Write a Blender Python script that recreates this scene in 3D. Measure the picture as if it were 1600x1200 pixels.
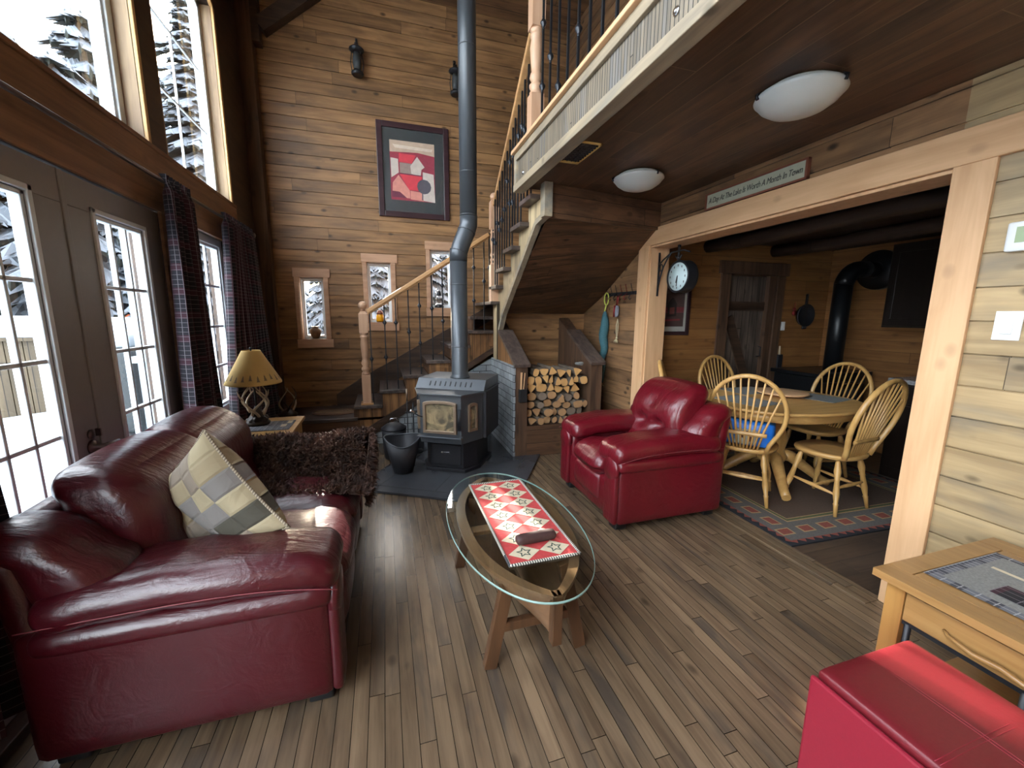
import bpy, math, random
from mathutils import Vector, Matrix, Euler
random.seed(7)
S = bpy.context.scene
C = S.collection
for o in list(bpy.data.objects): bpy.data.objects.remove(o)
R = math.radians
PI = math.pi

# ------------------------------------------------------------------ camera, light, exposure
cam_d = bpy.data.cameras.new('camera'); cam = bpy.data.objects.new('camera', cam_d); C.objects.link(cam)
cam_d.sensor_width = 36; cam_d.lens = 14.319; cam_d.clip_start = .02; cam_d.clip_end = 300
_y, _p, _r = R(17.32), R(9.59), R(.46)
fw = Vector((math.sin(_y)*math.cos(_p), math.cos(_y)*math.cos(_p), -math.sin(_p)))
rt = Vector((math.cos(_y), -math.sin(_y), 0)); up = rt.cross(fw)
r2 = rt*math.cos(_r)+up*math.sin(_r); u2 = -rt*math.sin(_r)+up*math.cos(_r)
m = Matrix(((r2.x, u2.x, -fw.x), (r2.y, u2.y, -fw.y), (r2.z, u2.z, -fw.z))).to_4x4()
cam.matrix_world = Matrix.Translation((0, 0, 1.45)) @ m
S.camera = cam
S.view_settings.view_transform = 'Standard'; S.view_settings.look = 'None'
S.view_settings.exposure = 2.2; S.view_settings.gamma = 1; S.view_settings.use_curve_mapping = False

w = bpy.data.worlds.new('sky'); S.world = w; w.use_nodes = True
wn = w.node_tree.nodes; wl = w.node_tree.links
bg = wn['Background']
sky = wn.new('ShaderNodeTexSky'); sky.sky_type = 'NISHITA'; sky.sun_disc = False
sky.sun_elevation = R(18); sky.sun_rotation = R(-12); sky.air_density = 1.0; sky.dust_density = 3.0; sky.ozone_density = 1.0
mxw = wn.new('ShaderNodeMix'); mxw.data_type = 'RGBA'; mxw.inputs[0].default_value = .72
mxw.inputs[7].default_value = (.88, .95, 1.0, 1)
sc_ = wn.new('ShaderNodeVectorMath'); sc_.operation = 'SCALE'; sc_.inputs['Scale'].default_value = .22
wl.new(sky.outputs[0], sc_.inputs[0]); wl.new(sc_.outputs[0], mxw.inputs[6])
wl.new(mxw.outputs[2], bg.inputs[0]); bg.inputs[1].default_value = 3.6

sd = bpy.data.lights.new('sun', 'SUN'); sun = bpy.data.objects.new('sun', sd); C.objects.link(sun)
sd.energy = 7.5; sd.angle = R(.6); sd.color = (1, .93, .80)
SUN_AZ, SUN_EL = R(-9.0), R(19)
sdir = Vector((math.sin(SUN_AZ)*math.cos(SUN_EL), math.cos(SUN_AZ)*math.cos(SUN_EL), math.sin(SUN_EL)))
sun.rotation_euler = sdir.to_track_quat('Z', 'Y').to_euler()

# ------------------------------------------------------------------ node helpers
class NT:
    def __init__(s, name, rough=.5, spec=.5, metal=0):
        s.m = bpy.data.materials.new(name); s.m.use_nodes = True
        s.n = s.m.node_tree.nodes; s.l = s.m.node_tree.links
        s.b = s.n['Principled BSDF']
        s.b.inputs['Roughness'].default_value = rough
        s.b.inputs['Specular IOR Level'].default_value = spec
        s.b.inputs['Metallic'].default_value = metal
    def put(s, sock, v):
        if isinstance(v, bpy.types.NodeSocket): s.l.new(v, sock)
        elif v is not None: sock.default_value = v
    def ma(s, op, a, b=None, c=None, clamp=False):
        n = s.n.new('ShaderNodeMath'); n.operation = op; n.use_clamp = clamp
        s.put(n.inputs[0], a)
        if b is not None: s.put(n.inputs[1], b)
        if c is not None: s.put(n.inputs[2], c)
        return n.outputs[0]
    def vec(s, x=0, y=0, z=0):
        n = s.n.new('ShaderNodeCombineXYZ')
        for i, v in enumerate((x, y, z)): s.put(n.inputs[i], v)
        return n.outputs[0]
    def obj(s):
        n = s.n.new('ShaderNodeTexCoord'); q = s.n.new('ShaderNodeSeparateXYZ'); s.l.new(n.outputs['Object'], q.inputs[0])
        return n.outputs['Object'], q.outputs
    def uv(s):
        n = s.n.new('ShaderNodeTexCoord'); q = s.n.new('ShaderNodeSeparateXYZ'); s.l.new(n.outputs['UV'], q.inputs[0])
        return n.outputs['UV'], q.outputs
    def noise(s, v, sc=5, det=3, rough=.5, dist=0):
        n = s.n.new('ShaderNodeTexNoise'); s.put(n.inputs['Vector'], v); n.inputs['Scale'].default_value = sc
        n.inputs['Detail'].default_value = det; n.inputs['Roughness'].default_value = rough; n.inputs['Distortion'].default_value = dist
        return n.outputs[0]
    def vor(s, v, sc=5, rnd=1, feat='F1'):
        n = s.n.new('ShaderNodeTexVoronoi'); n.feature = feat; s.put(n.inputs['Vector'], v); n.inputs['Scale'].default_value = sc
        n.inputs['Randomness'].default_value = rnd
        return n.outputs['Distance']
    def white(s, v):
        n = s.n.new('ShaderNodeTexWhiteNoise'); n.noise_dimensions = '3D'; s.put(n.inputs['Vector'], v); return n.outputs['Value']
    def ramp(s, f, stops):
        n = s.n.new('ShaderNodeValToRGB'); s.put(n.inputs[0], f); e = n.color_ramp.elements
        while len(e) < len(stops): e.new(.5)
        for q, (p, c) in zip(e, stops):
            q.position = p; q.color = (c[0], c[1], c[2], 1) if hasattr(c, '__len__') else (c, c, c, 1)
        return n.outputs[0]
    def mix(s, f, a, b, bl='MIX'):
        n = s.n.new('ShaderNodeMix'); n.data_type = 'RGBA'; n.blend_type = bl
        s.put(n.inputs[0], f)
        for i, v in ((6, a), (7, b)):
            s.put(n.inputs[i], v if isinstance(v, bpy.types.NodeSocket) else (v[0], v[1], v[2], 1))
        return n.outputs[2]
    def col(s, v): s.put(s.b.inputs['Base Color'], v if isinstance(v, bpy.types.NodeSocket) else (v[0], v[1], v[2], 1)); return s
    def rough(s, v): s.put(s.b.inputs['Roughness'], v); return s
    def bump(s, h, st=.3, d=.01):
        n = s.n.new('ShaderNodeBump'); s.put(n.inputs['Height'], h); n.inputs['Strength'].default_value = st
        n.inputs['Distance'].default_value = d; s.l.new(n.outputs[0], s.b.inputs['Normal']); return s

def plain(name, c, rough=.5, metal=0, spec=.5, var=.12, sc=30, bump=.08, coat=0):
    t = NT(name, rough, spec, metal); v, _ = t.obj(); n = t.noise(v, sc, 3)
    f = t.ma('MULTIPLY_ADD', n, 2*var, 1-var)
    g = t.vec(f, f, f)
    t.col(t.mix(1., c, g, 'MULTIPLY')); t.bump(n, bump, .002)
    if coat: t.b.inputs['Coat Weight'].default_value = coat; t.b.inputs['Coat Roughness'].default_value = .15
    return t.m

def wood(name, light, dark, grain=0, board=None, seg=2.4, knots=.5, rough=.5, stain=None, stain_amt=.5, fine=1.0, bvar=.35, gap=0, bump=.25, coat=0, spec=.4, gapc=None):
    """grain: axis of the fibres; board: (axis, pitch, phase) tells one board's tone from the next"""
    t = NT(name, rough, spec); v, q = t.obj()
    if board:
        ax, pitch, ph = board
        bi = t.ma('FLOOR', t.ma('DIVIDE', t.ma('SUBTRACT', q[ax], ph), pitch))
        sh = t.white(t.vec(bi, 3.1, 1.7))
        sg = t.ma('FLOOR', t.ma('DIVIDE', t.ma('ADD', q[grain], t.ma('MULTIPLY', sh, 9.)), seg))
        rnd = t.white(t.vec(bi, sg, 5.2))
        off = t.ma('MULTIPLY', rnd, 37.)
    else:
        rnd = .5; off = 0.
    ss = [22*fine, 22*fine, 22*fine]; ss[grain] = 1.1*fine
    g = t.noise(t.vec(*[t.ma('MULTIPLY_ADD', q[i], ss[i], off) for i in range(3)]), 1, 4, .6, .6)
    ss = [7., 7., 7.]; ss[grain] = 1.6
    bl = t.noise(t.vec(*[t.ma('MULTIPLY_ADD', q[i], ss[i], off) for i in range(3)]), 1, 3, .55, 1.)
    f = t.ma('ADD', t.ma('MULTIPLY', g, .55), t.ma('MULTIPLY', bl, .45))
    c = t.mix(t.ramp(f, [(.38, 0), (.60, 1)]), dark, light)
    if stain:
        ss = [3.2, 3.2, 3.2]; ss[grain] = .9
        sn = t.noise(t.vec(*[t.ma('MULTIPLY_ADD', q[i], ss[i], off) for i in range(3)]), 1, 4, .65, .5)
        c = t.mix(t.ma('MULTIPLY', t.ramp(sn, [(.50, 0), (.66, 1)]), stain_amt), c, stain)
    if knots:
        ss = [6., 6., 6.]; ss[grain] = 4.2
        if board: ss[board[0]] = 7.4
        kv = t.vec(*[t.ma('MULTIPLY_ADD', q[i], ss[i], off) for i in range(3)])
        k = t.ramp(t.vor(kv, 1.0), [(.05, 1), (.10, .7), (.17, 0)])
        c = t.mix(t.ma('MULTIPLY', k, knots), c, tuple(x*.22 for x in dark))
    if board:
        br = t.ma('MULTIPLY_ADD', rnd, bvar, 1-bvar*.55)
        c = t.mix(1., c, t.vec(br, br, br), 'MULTIPLY')
        if gap:
            fr = t.ma('FRACT', t.ma('DIVIDE', t.ma('SUBTRACT', q[ax], ph), pitch))
            ed = t.ma('MULTIPLY', t.ma('MINIMUM', fr, t.ma('SUBTRACT', 1., fr)), pitch)
            fs = t.ma('FRACT', t.ma('DIVIDE', t.ma('ADD', q[grain], t.ma('MULTIPLY', sh, 9.)), seg))
            es = t.ma('MULTIPLY', t.ma('MINIMUM', fs, t.ma('SUBTRACT', 1., fs)), seg)
            e = t.ma('MINIMUM', ed, es)
            gm = t.ma('LESS_THAN', e, gap)
            c = t.mix(gm, c, gapc or tuple(x*.15 for x in dark))
            f = t.ma('SUBTRACT', f, t.ma('MULTIPLY', gm, 2.))
        else:
            fs = t.ma('FRACT', t.ma('DIVIDE', t.ma('ADD', q[grain], t.ma('MULTIPLY', sh, 9.)), seg))
            gm = t.ma('LESS_THAN', t.ma('MULTIPLY', fs, seg), .003)
            c = t.mix(gm, c, tuple(x*.2 for x in dark))
    t.col(c); t.bump(f, bump, .004)
    if coat: t.b.inputs['Coat Weight'].default_value = coat; t.b.inputs['Coat Roughness'].default_value = .12
    return t.m

M = {}
M['siding'] = wood('siding', (.35, .185, .078), (.16, .082, .035), 0, (2, .128, 0), 2.6, .9, .5, (.085, .055, .038), .45, bvar=.38)
M['siding_y'] = wood('siding_y', (.33, .18, .085), (.15, .08, .040), 1, (2, .14, .04), 2.2, .95, .5, (.075, .05, .035), .5, bvar=.42)
M['siding_pale'] = wood('siding_pale', (.47, .335, .175), (.30, .205, .105), 1, (2, .14, .04), 2.2, .95, .45, (.17, .145, .11), .7, bvar=.28)
M['soffit'] = wood('soffit', (.16, .075, .034), (.055, .027, .014), 0, (1, .12, 0), 2.2, .7, .5, (.03, .02, .015), .6, bvar=.5, gap=.002)
M['ceil'] = wood('ceil', (.125, .062, .032), (.05, .026, .015), 1, (0, .14, .02), 2.4, .6, .42, (.028, .02, .016), .7, bvar=.5, gap=.0018, gapc=(.17, .105, .06))
M['roof'] = wood('roof', (.22, .11, .05), (.09, .045, .022), 0, (1, .14, 0), 2.4, .6, .5, gap=.002)
M['kwall'] = wood('kwall', (.29, .135, .046), (.19, .082, .027), 0, (2, .11, 0), 3, .35, .45, bvar=.12, gap=.0012, bump=.1)
M['kwall_y'] = wood('kwall_y', (.29, .135, .046), (.19, .082, .027), 1, (2, .11, 0), 3, .35, .45, bvar=.12, gap=.0012, bump=.1)
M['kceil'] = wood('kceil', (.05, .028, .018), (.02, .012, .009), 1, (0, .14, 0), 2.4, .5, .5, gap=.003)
M['darkwood'] = wood('darkwood', (.075, .042, .026), (.028, .017, .012), 0, None, knots=.4, rough=.45)
M['darkwood_z'] = wood('darkwood_z', (.13, .07, .04), (.05, .028, .018), 2, None, knots=.5, rough=.5)
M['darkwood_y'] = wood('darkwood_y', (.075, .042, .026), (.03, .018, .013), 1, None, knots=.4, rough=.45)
M['darkboards'] = wood('darkboards', (.15, .075, .038), (.06, .03, .018), 0, (2, .14, 0), 3, .6, .5, gap=.002)
M['vboards'] = wood('vboards', (.34, .165, .062), (.11, .052, .024), 2, (0, .095, 0), 3, .7, .45, (.04, .025, .015), .6, gap=.002)
M['tread'] = wood('tread', (.12, .085, .07), (.035, .026, .023), 0, None, knots=.3, rough=.35)
M['tread_y'] = wood('tread_y', (.12, .085, .07), (.035, .026, .023), 1, None, knots=.3, rough=.4)
M['trimwood'] = wood('trimwood', (.70, .43, .235), (.58, .335, .17), 2, None, knots=.25, rough=.5, bump=.08)
M['trimwood_y'] = wood('trimwood_y', (.70, .43, .235), (.58, .335, .17), 1, None, knots=.25, rough=.5, bump=.08)
M['trimwood_x'] = wood('trimwood_x', (.56, .33, .20), (.42, .235, .135), 0, None, knots=.15, rough=.5, bump=.08)
M['trimwood_p'] = wood('trimwood_p', (.56, .33, .20), (.42, .235, .135), 2, None, knots=.15, rough=.5, bump=.08)
M['headband'] = wood('headband', (.30, .155, .075), (.17, .085, .042), 1, None, knots=.3, rough=.5)
M['jamb'] = wood('jamb', (.42, .29, .16), (.24, .15, .085), 2, None, knots=.6, rough=.5)
M['pinestrip'] = wood('pinestrip', (.72, .46, .20), (.60, .36, .14), 2, None, knots=0, rough=.5)
M['newel'] = wood('newel', (.60, .375, .24), (.50, .29, .175), 2, None, knots=0, rough=.4, bump=.05)
M['rail'] = wood('rail', (.60, .34, .15), (.44, .235, .10), 0, None, knots=0, rough=.35, bump=.05)
M['fascia_h'] = wood('fascia_h', (.36, .28, .18), (.21, .17, .12), 1, None, knots=.6, rough=.5, stain=(.16, .17, .16), stain_amt=.7)
M['fascia_v'] = wood('fascia_v', (.235, .185, .125), (.14, .115, .085), 2, (1, .024, 0), 3, .3, .5, (.16, .16, .16), .8, gap=.0025, bvar=.3)
M['stringer'] = wood('stringer', (.52, .39, .22), (.30, .22, .13), 2, (1, .14, 0), 3, .5, .5, (.15, .12, .08), .6, gap=.002)
M['floor'] = wood('floor', (.195, .132, .080), (.105, .068, .041), 1, (0, .057, 0), .95, .6, .27, (.055, .045, .038), .75, fine=1.2, bvar=.34, gap=.0013, bump=.3)
M['kfloor'] = wood('kfloor', (.10, .065, .045), (.05, .034, .026), 0, (1, .12, 0), 1.2, .2, .35, (.03, .025, .02), .5, gap=.0012)
M['oak'] = wood('oak', (.62, .36, .125), (.46, .25, .078), 0, None, knots=0, rough=.32, bump=.06, coat=.25)
M['oak_y'] = wood('oak_y', (.40, .235, .095), (.29, .165, .062), 1, None, knots=0, rough=.32, bump=.06, coat=.25)
M['oak_z'] = wood('oak_z', (.60, .35, .12), (.45, .245, .075), 2, None, knots=0, rough=.32, bump=.06, coat=.25)
M['endoak'] = wood('endoak', (.34, .185, .065), (.24, .122, .04), 1, None, knots=0, rough=.32, bump=.06, coat=.25)
M['endoak_z'] = wood('endoak_z', (.36, .19, .055), (.27, .13, .036), 2, None, knots=0, rough=.32, bump=.06, coat=.25)
M['boatwood'] = wood('boatwood', (.175, .092, .046), (.105, .052, .026), 1, None, knots=0, rough=.3, bump=.06, coat=.3)
M['boatleg'] = wood('boatleg', (.10, .046, .021), (.05, .024, .012), 2, None, knots=0, rough=.32, bump=.06, coat=.2)
M['bark'] = wood('bark', (.20, .155, .115), (.08, .058, .042), 1, None, knots=.2, rough=.9, bump=.9)
M['cabinet'] = wood('cabinet', (.018, .012, .010), (.010, .007, .006), 2, None, knots=0, rough=.3)
M['greyplank'] = wood('greyplank', (.17, .125, .095), (.055, .04, .032), 2, (0, .11, .02), 3, .5, .6, (.03, .026, .024), .6, gap=.003)
M['fence'] = wood('fence', (.085, .06, .032), (.055, .038, .02), 2, (0, .14, 0), 3, .4, .6, gap=.004)
M['frameplum'] = wood('frameplum', (.055, .026, .030), (.03, .015, .018), 0, None, knots=0, rough=.3)
M['white'] = plain('white', (.72, .77, .80), .35, var=.03, bump=.02)
M['doorpaint'] = plain('doorpaint', (.24, .228, .222), .4, var=.05, bump=.03)
M['plastic_white'] = plain('plastic_white', (.78, .78, .76), .35, var=.02, bump=.0)
M['iron'] = plain('iron', (.018, .019, .023), .42, .2, var=.2)
M['baluster'] = plain('baluster', (.03, .032, .038), .35, .6, var=.15)
M['pipe'] = plain('pipe', (.075, .083, .093), .36, .35, var=.06, sc=8)
M['stove'] = plain('stove', (.085, .092, .102), .38, .35, var=.10, sc=14)
M['stove_dark'] = plain('stove_dark', (.022, .022, .026), .5, .2, var=.15)
M['kpipe'] = plain('kpipe', (.008, .009, .011), .35, .3)
M['brass'] = plain('brass', (.36, .26, .18), .32, .6)
M['chrome'] = plain('chrome', (.75, .75, .77), .18, 1, var=.03)
M['pewter'] = plain('pewter', (.16, .13, .12), .28, .9)
M['slate'] = plain('slate', (.060, .063, .070), .22, var=.25, sc=6, bump=.15)
M['grout'] = plain('grout', (.02, .02, .022), .8)
M['black_plastic'] = plain('black_plastic', (.012, .012, .013), .5)
M['shade'] = plain('shade', (.66, .44, .14), .7, var=.08, sc=12)
M['shade_dark'] = plain('shade_dark', (.20, .14, .07), .8)
M['antler'] = plain('antler', (.50, .40, .27), .45, var=.35, sc=25)
M['antler_dark'] = plain('antler_dark', (.045, .032, .022), .55, var=.4, sc=20)
M['cut'] = plain('cut', (.60, .33, .12), .8, var=.3, sc=18, bump=.3)
M['cut_dim'] = plain('cut_dim', (.40, .22, .10), .85, var=.35, sc=18, bump=.3)
M['cut_grey'] = plain('cut_grey', (.20, .145, .105), .85, var=.4, sc=18, bump=.3)
M['rope_beige'] = plain('rope_beige', (.55, .46, .28), .9)
M['rope_yellow'] = plain('rope_yellow', (.55, .60, .12), .8)
M['net_teal'] = plain('net_teal', (.045, .13, .15), .85, var=.5, sc=120, bump=.8)
M['red_metal'] = plain('red_metal', (.25, .03, .03), .35, .6)
M['skein'] = plain('skein', (.22, .22, .25), .9, var=.4, sc=90)
M['snow'] = plain('snow', (.40, .44, .48), .85, var=.03, sc=4)
M['bbq'] = plain('bbq', (.035, .04, .042), .8, var=.08, sc=6)
M['orange'] = plain('orange', (.45, .09, .02), .7)
M['outsiding'] = plain('outsiding', (.22, .25, .27), .6)
M['granite'] = plain('granite', (.30, .30, .31), .2, var=.9, sc=90)
M['red_fabric'] = plain('red_fabric', (.46, .045, .045), .9, var=.3, sc=60, bump=.3)
M['beige_fabric'] = plain('beige_fabric', (.56, .47, .33), .9, var=.2, sc=60, bump=.3)
M['green_fabric'] = plain('green_fabric', (.035, .06, .05), .9)
M['rug_brown'] = plain('rug_brown', (.085, .052, .034), .95, var=.3, sc=80, bump=.5)
M['rug_green'] = plain('rug_green', (.085, .095, .035), .95, var=.3, sc=80, bump=.5)
M['rug_grey'] = plain('rug_grey', (.11, .10, .09), .95, var=.35, sc=80, bump=.5)
M['rug_red'] = plain('rug_red', (.22, .052, .034), .95, var=.35, sc=80, bump=.5)
M['rug_black'] = plain('rug_black', (.012, .012, .016), .95, var=.3, sc=80, bump=.5)
M['rug_tan'] = plain('rug_tan', (.36, .23, .11), .95, var=.3, sc=80, bump=.5)
M['placemat'] = plain('placemat', (.20, .20, .19), .9, var=.45, sc=150, bump=.4)
M['blue_plastic'] = plain('blue_plastic', (.015, .16, .62), .35)
M['mat_board'] = plain('mat_board', (.038, .044, .046), .5, var=.05)
M['mat_cream'] = plain('mat_cream', (.50, .50, .44), .6, var=.05)
M['sign'] = plain('sign', (.42, .42, .31), .7, var=.08)
M['ink'] = plain('ink', (.03, .03, .03), .7)
M['clockface'] = plain('clockface', (.66, .80, .80), .4, var=.03)
M['screen'] = plain('screen', (.34, .42, .24), .3, var=.02)
M['vase'] = plain('vase', (.20, .11, .055), .35, var=.6, sc=30)
M['candle'] = plain('candle', (.9, .42, .01), .35)
M['red_tin'] = plain('red_tin', (.22, .07, .04), .5)
M['roll'] = plain('roll', (.045, .018, .016), .6, var=.3)
M['rope_seam'] = plain('rope_seam', (.24, .05, .06), .5)
M['lid'] = plain('lid', (.135, .009, .014), .38, var=.12, sc=120, bump=.25)
M['ottoman'] = plain('ottoman', (.225, .011, .025), .38, var=.06, sc=120, bump=.15)

def leather(name, c, rough=.33):
    t = NT(name, rough, .5); v, q = t.obj()
    n1 = t.noise(v, 4, 3); n2 = t.noise(v, 260, 2)
    w1 = t.noise(t.vec(t.ma('MULTIPLY', q[0], 5.), t.ma('MULTIPLY', q[1], 26.), t.ma('MULTIPLY', q[2], 5.)), 1, 3, .6, 1.6)
    w2 = t.noise(v, 9, 3, .5, 2.)
    t.col(t.mix(t.ramp(n1, [(.3, 0), (.7, 1)]), tuple(x*.78 for x in c), c))
    h = t.ma('ADD', t.ma('ADD', t.ma('MULTIPLY', w1, .42), t.ma('MULTIPLY', w2, .30)), t.ma('MULTIPLY', n2, .035))
    t.bump(h, .55, .02)
    t.b.inputs['Coat Weight'].default_value = .35; t.b.inputs['Coat Roughness'].default_value = .25
    return t.m
M['leather'] = leather('leather', (.064, .0038, .0082), .30)
M['leather_bright'] = leather('leather_bright', (.145, .006, .013), .28)
M['alabaster'] = plain('alabaster', (.62, .64, .60), .3, var=.06, sc=7)

def glass(name, tint=(1, 1, 1), refl=.12):
    t = NT(name); n, l = t.n, t.l; out = n['Material Output']
    tr = n.new('ShaderNodeBsdfTransparent'); tr.inputs[0].default_value = (*tint, 1)
    gl = n.new('ShaderNodeBsdfGlossy'); gl.inputs['Roughness'].default_value = .01
    fr = n.new('ShaderNodeFresnel'); fr.inputs[0].default_value = 1.5
    ge = n.new('ShaderNodeNewGeometry')
    fac = t.ma('MULTIPLY', fr.outputs[0], t.ma('SUBTRACT', 1., ge.outputs['Backfacing']))
    mx = n.new('ShaderNodeMixShader'); l.new(fac, mx.inputs[0]); l.new(tr.outputs[0], mx.inputs[1]); l.new(gl.outputs[0], mx.inputs[2])
    l.new(mx.outputs[0], out.inputs[0]); return t.m
M['glass'] = glass('glass'); M['glass_table'] = glass('glass_table', (.94, .975, .96))
M['glass_edge'] = plain('glass_edge', (.20, .30, .27), .08, var=.02)
def sootglass():
    t = NT('sootglass', .12, .6); v, q = t.obj(); n = t.noise(v, 9, 3, .5, 1.)
    t.col(t.mix(t.ramp(n, [(.4, 0), (.65, 1)]), (.10, .085, .06), (.36, .27, .15))); return t.m
M['sootglass'] = sootglass()
def brick():
    t = NT('brick', .75); v, q = t.obj()
    n = t.n.new('ShaderNodeTexBrick'); t.l.new(t.vec(t.ma('ADD', q[0], q[1]), q[2], 0.), n.inputs['Vector'])
    n.inputs['Scale'].default_value = 1.; n.inputs['Brick Width'].default_value = .16; n.inputs['Row Height'].default_value = .072
    n.inputs['Mortar Size'].default_value = .004; n.inputs['Color1'].default_value = (.33, .35, .36, 1); n.inputs['Color2'].default_value = (.22, .235, .245, 1)
    n.inputs['Mortar'].default_value = (.05, .05, .055, 1)
    z = t.noise(v, 30, 4)
    t.col(t.mix(.5, n.outputs[0], t.ramp(z, [(.3, .55), (.7, 1.)]), 'MULTIPLY'))
    t.bump(t.ma('ADD', t.ma('MULTIPLY', n.outputs[1], -1.), t.ma('MULTIPLY', z, .5)), .6, .006); return t.m
M['brick'] = brick()
def plaid(name, base, l1, l2, pitch=.03, w=.10, curt=True, thin=True):
    t = NT(name, .9); v, q = t.uv()
    def line(s, p, ph, ww):
        f = t.ma('FRACT', t.ma('ADD', t.ma('DIVIDE', s, p), ph)); return t.ma('LESS_THAN', f, ww)
    a = t.ma('MAXIMUM', line(q[0], pitch*2, 0, w*.6), line(q[1], pitch, .2, w))
    r = t.ma('MAXIMUM', line(q[0], pitch*4, .2, .35), line(q[1], pitch*5, .5, .30))
    c = t.mix(t.ma('MULTIPLY', r, .75), base, l2)
    c = t.mix(t.ma('MULTIPLY', a, .75), c, l1)
    t.col(c); t.bump(t.noise(v, 200, 2), .2, .002)
    return t.m
M['plaid'] = plaid('plaid', (.010, .009, .014), (.22, .20, .22), (.048, .010, .020), .031, .07)
M['plaid_grey'] = plaid('plaid_grey', (.13, .13, .15), (.42, .42, .42), (.02, .02, .03), .022, .12)
def patch():
    t = NT('patchwork', .85); v, q = t.uv()
    a = t.ma('FLOOR', t.ma('MULTIPLY', q[0], 6.)); b = t.ma('FLOOR', t.ma('MULTIPLY', q[1], 6.))
    r = t.white(t.vec(a, b, 3.))
    n = t.n.new('ShaderNodeValToRGB'); n.color_ramp.interpolation = 'CONSTANT'; t.l.new(r, n.inputs[0]); e = n.color_ramp.elements
    cs = [(0, (.34, .27, .165)), (.25, (.27, .215, .165)), (.5, (.39, .32, .20)), (.68, (.20, .18, .165)), (.84, (.07, .062, .045))]
    while len(e) < 5: e.new(.5)
    for k, (p, c) in zip(e, cs): k.position = p; k.color = (*c, 1)
    g = t.noise(q_obj(t), 5, 3, .5, 1.5)
    fx = t.ma('FRACT', t.ma('MULTIPLY', q[0], 6.)); fy = t.ma('FRACT', t.ma('MULTIPLY', q[1], 6.))
    seam = t.ma('MINIMUM', t.ma('MINIMUM', fx, t.ma('SUBTRACT', 1., fx)), t.ma('MINIMUM', fy, t.ma('SUBTRACT', 1., fy)))
    t.col(n.outputs[0]); t.bump(t.ma('ADD', g, t.ma('MULTIPLY', t.ma('MINIMUM', seam, .12), 3.)), .6, .02); return t.m
def q_obj(t): return t.obj()[0]
M['patch'] = patch()
def fur():
    t = NT('fur', .75, .3); v, q = t.obj(); n = t.noise(v, 14, 3); n2 = t.noise(v, 90, 2)
    t.col(t.mix(t.ramp(n, [(.35, 0), (.65, 1)]), (.028, .014, .012), (.105, .052, .036)))
    t.b.inputs['Sheen Weight'].default_value = .12; t.b.inputs['Sheen Tint'].default_value = (.9, .6, .4, 1); return t.m
M['fur'] = fur()
def braid():
    t = NT('braid', .95); v, q = t.obj()
    d = t.ma('SQRT', t.ma('ADD', t.ma('POWER', q[0], 2.), t.ma('POWER', t.ma('MULTIPLY', q[1], 1.45), 2.)))
    k = t.white(t.vec(t.ma('FLOOR', t.ma('MULTIPLY', d, 28.)), 1., 1.))
    t.col(t.ramp(k, [(0, (.19, .10, .055)), (.4, (.28, .19, .10)), (.7, (.12, .05, .035)), (1, (.22, .14, .08))]))
    t.bump(t.ma('SINE', t.ma('MULTIPLY', d, 176.)), .5, .006); return t.m
M['braid'] = braid()
def spiral(name='twist', ca_=(.55, .50, .42), cb_=(.03, .03, .035)):
    t = NT(name, .8); v, q = t.uv()
    f = t.ma('FRACT', t.ma('ADD', t.ma('MULTIPLY', q[0], 95.), q[1]))
    t.col(t.mix(t.ma('LESS_THAN', f, .5), ca_, cb_)); return t.m
M['twist'] = spiral(); M['twist_beige'] = spiral('twist_beige', (.42, .35, .25), (.15, .11, .075))
def conifer():
    t = NT('conifer', .9); v, q = t.obj(); g = t.n.new('ShaderNodeNewGeometry'); sp = t.n.new('ShaderNodeSeparateXYZ'); t.l.new(g.outputs['Normal'], sp.inputs[0])
    n = t.noise(v, 8, 4); f = t.ramp(t.ma('ADD', sp.outputs[2], t.ma('MULTIPLY', n, 1.1)), [(.55, 0), (.85, 1)])
    t.col(t.mix(f, t.mix(n, (.004, .007, .005), (.012, .015, .009)), (.11, .125, .145))); return t.m
M['conifer'] = conifer()

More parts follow.
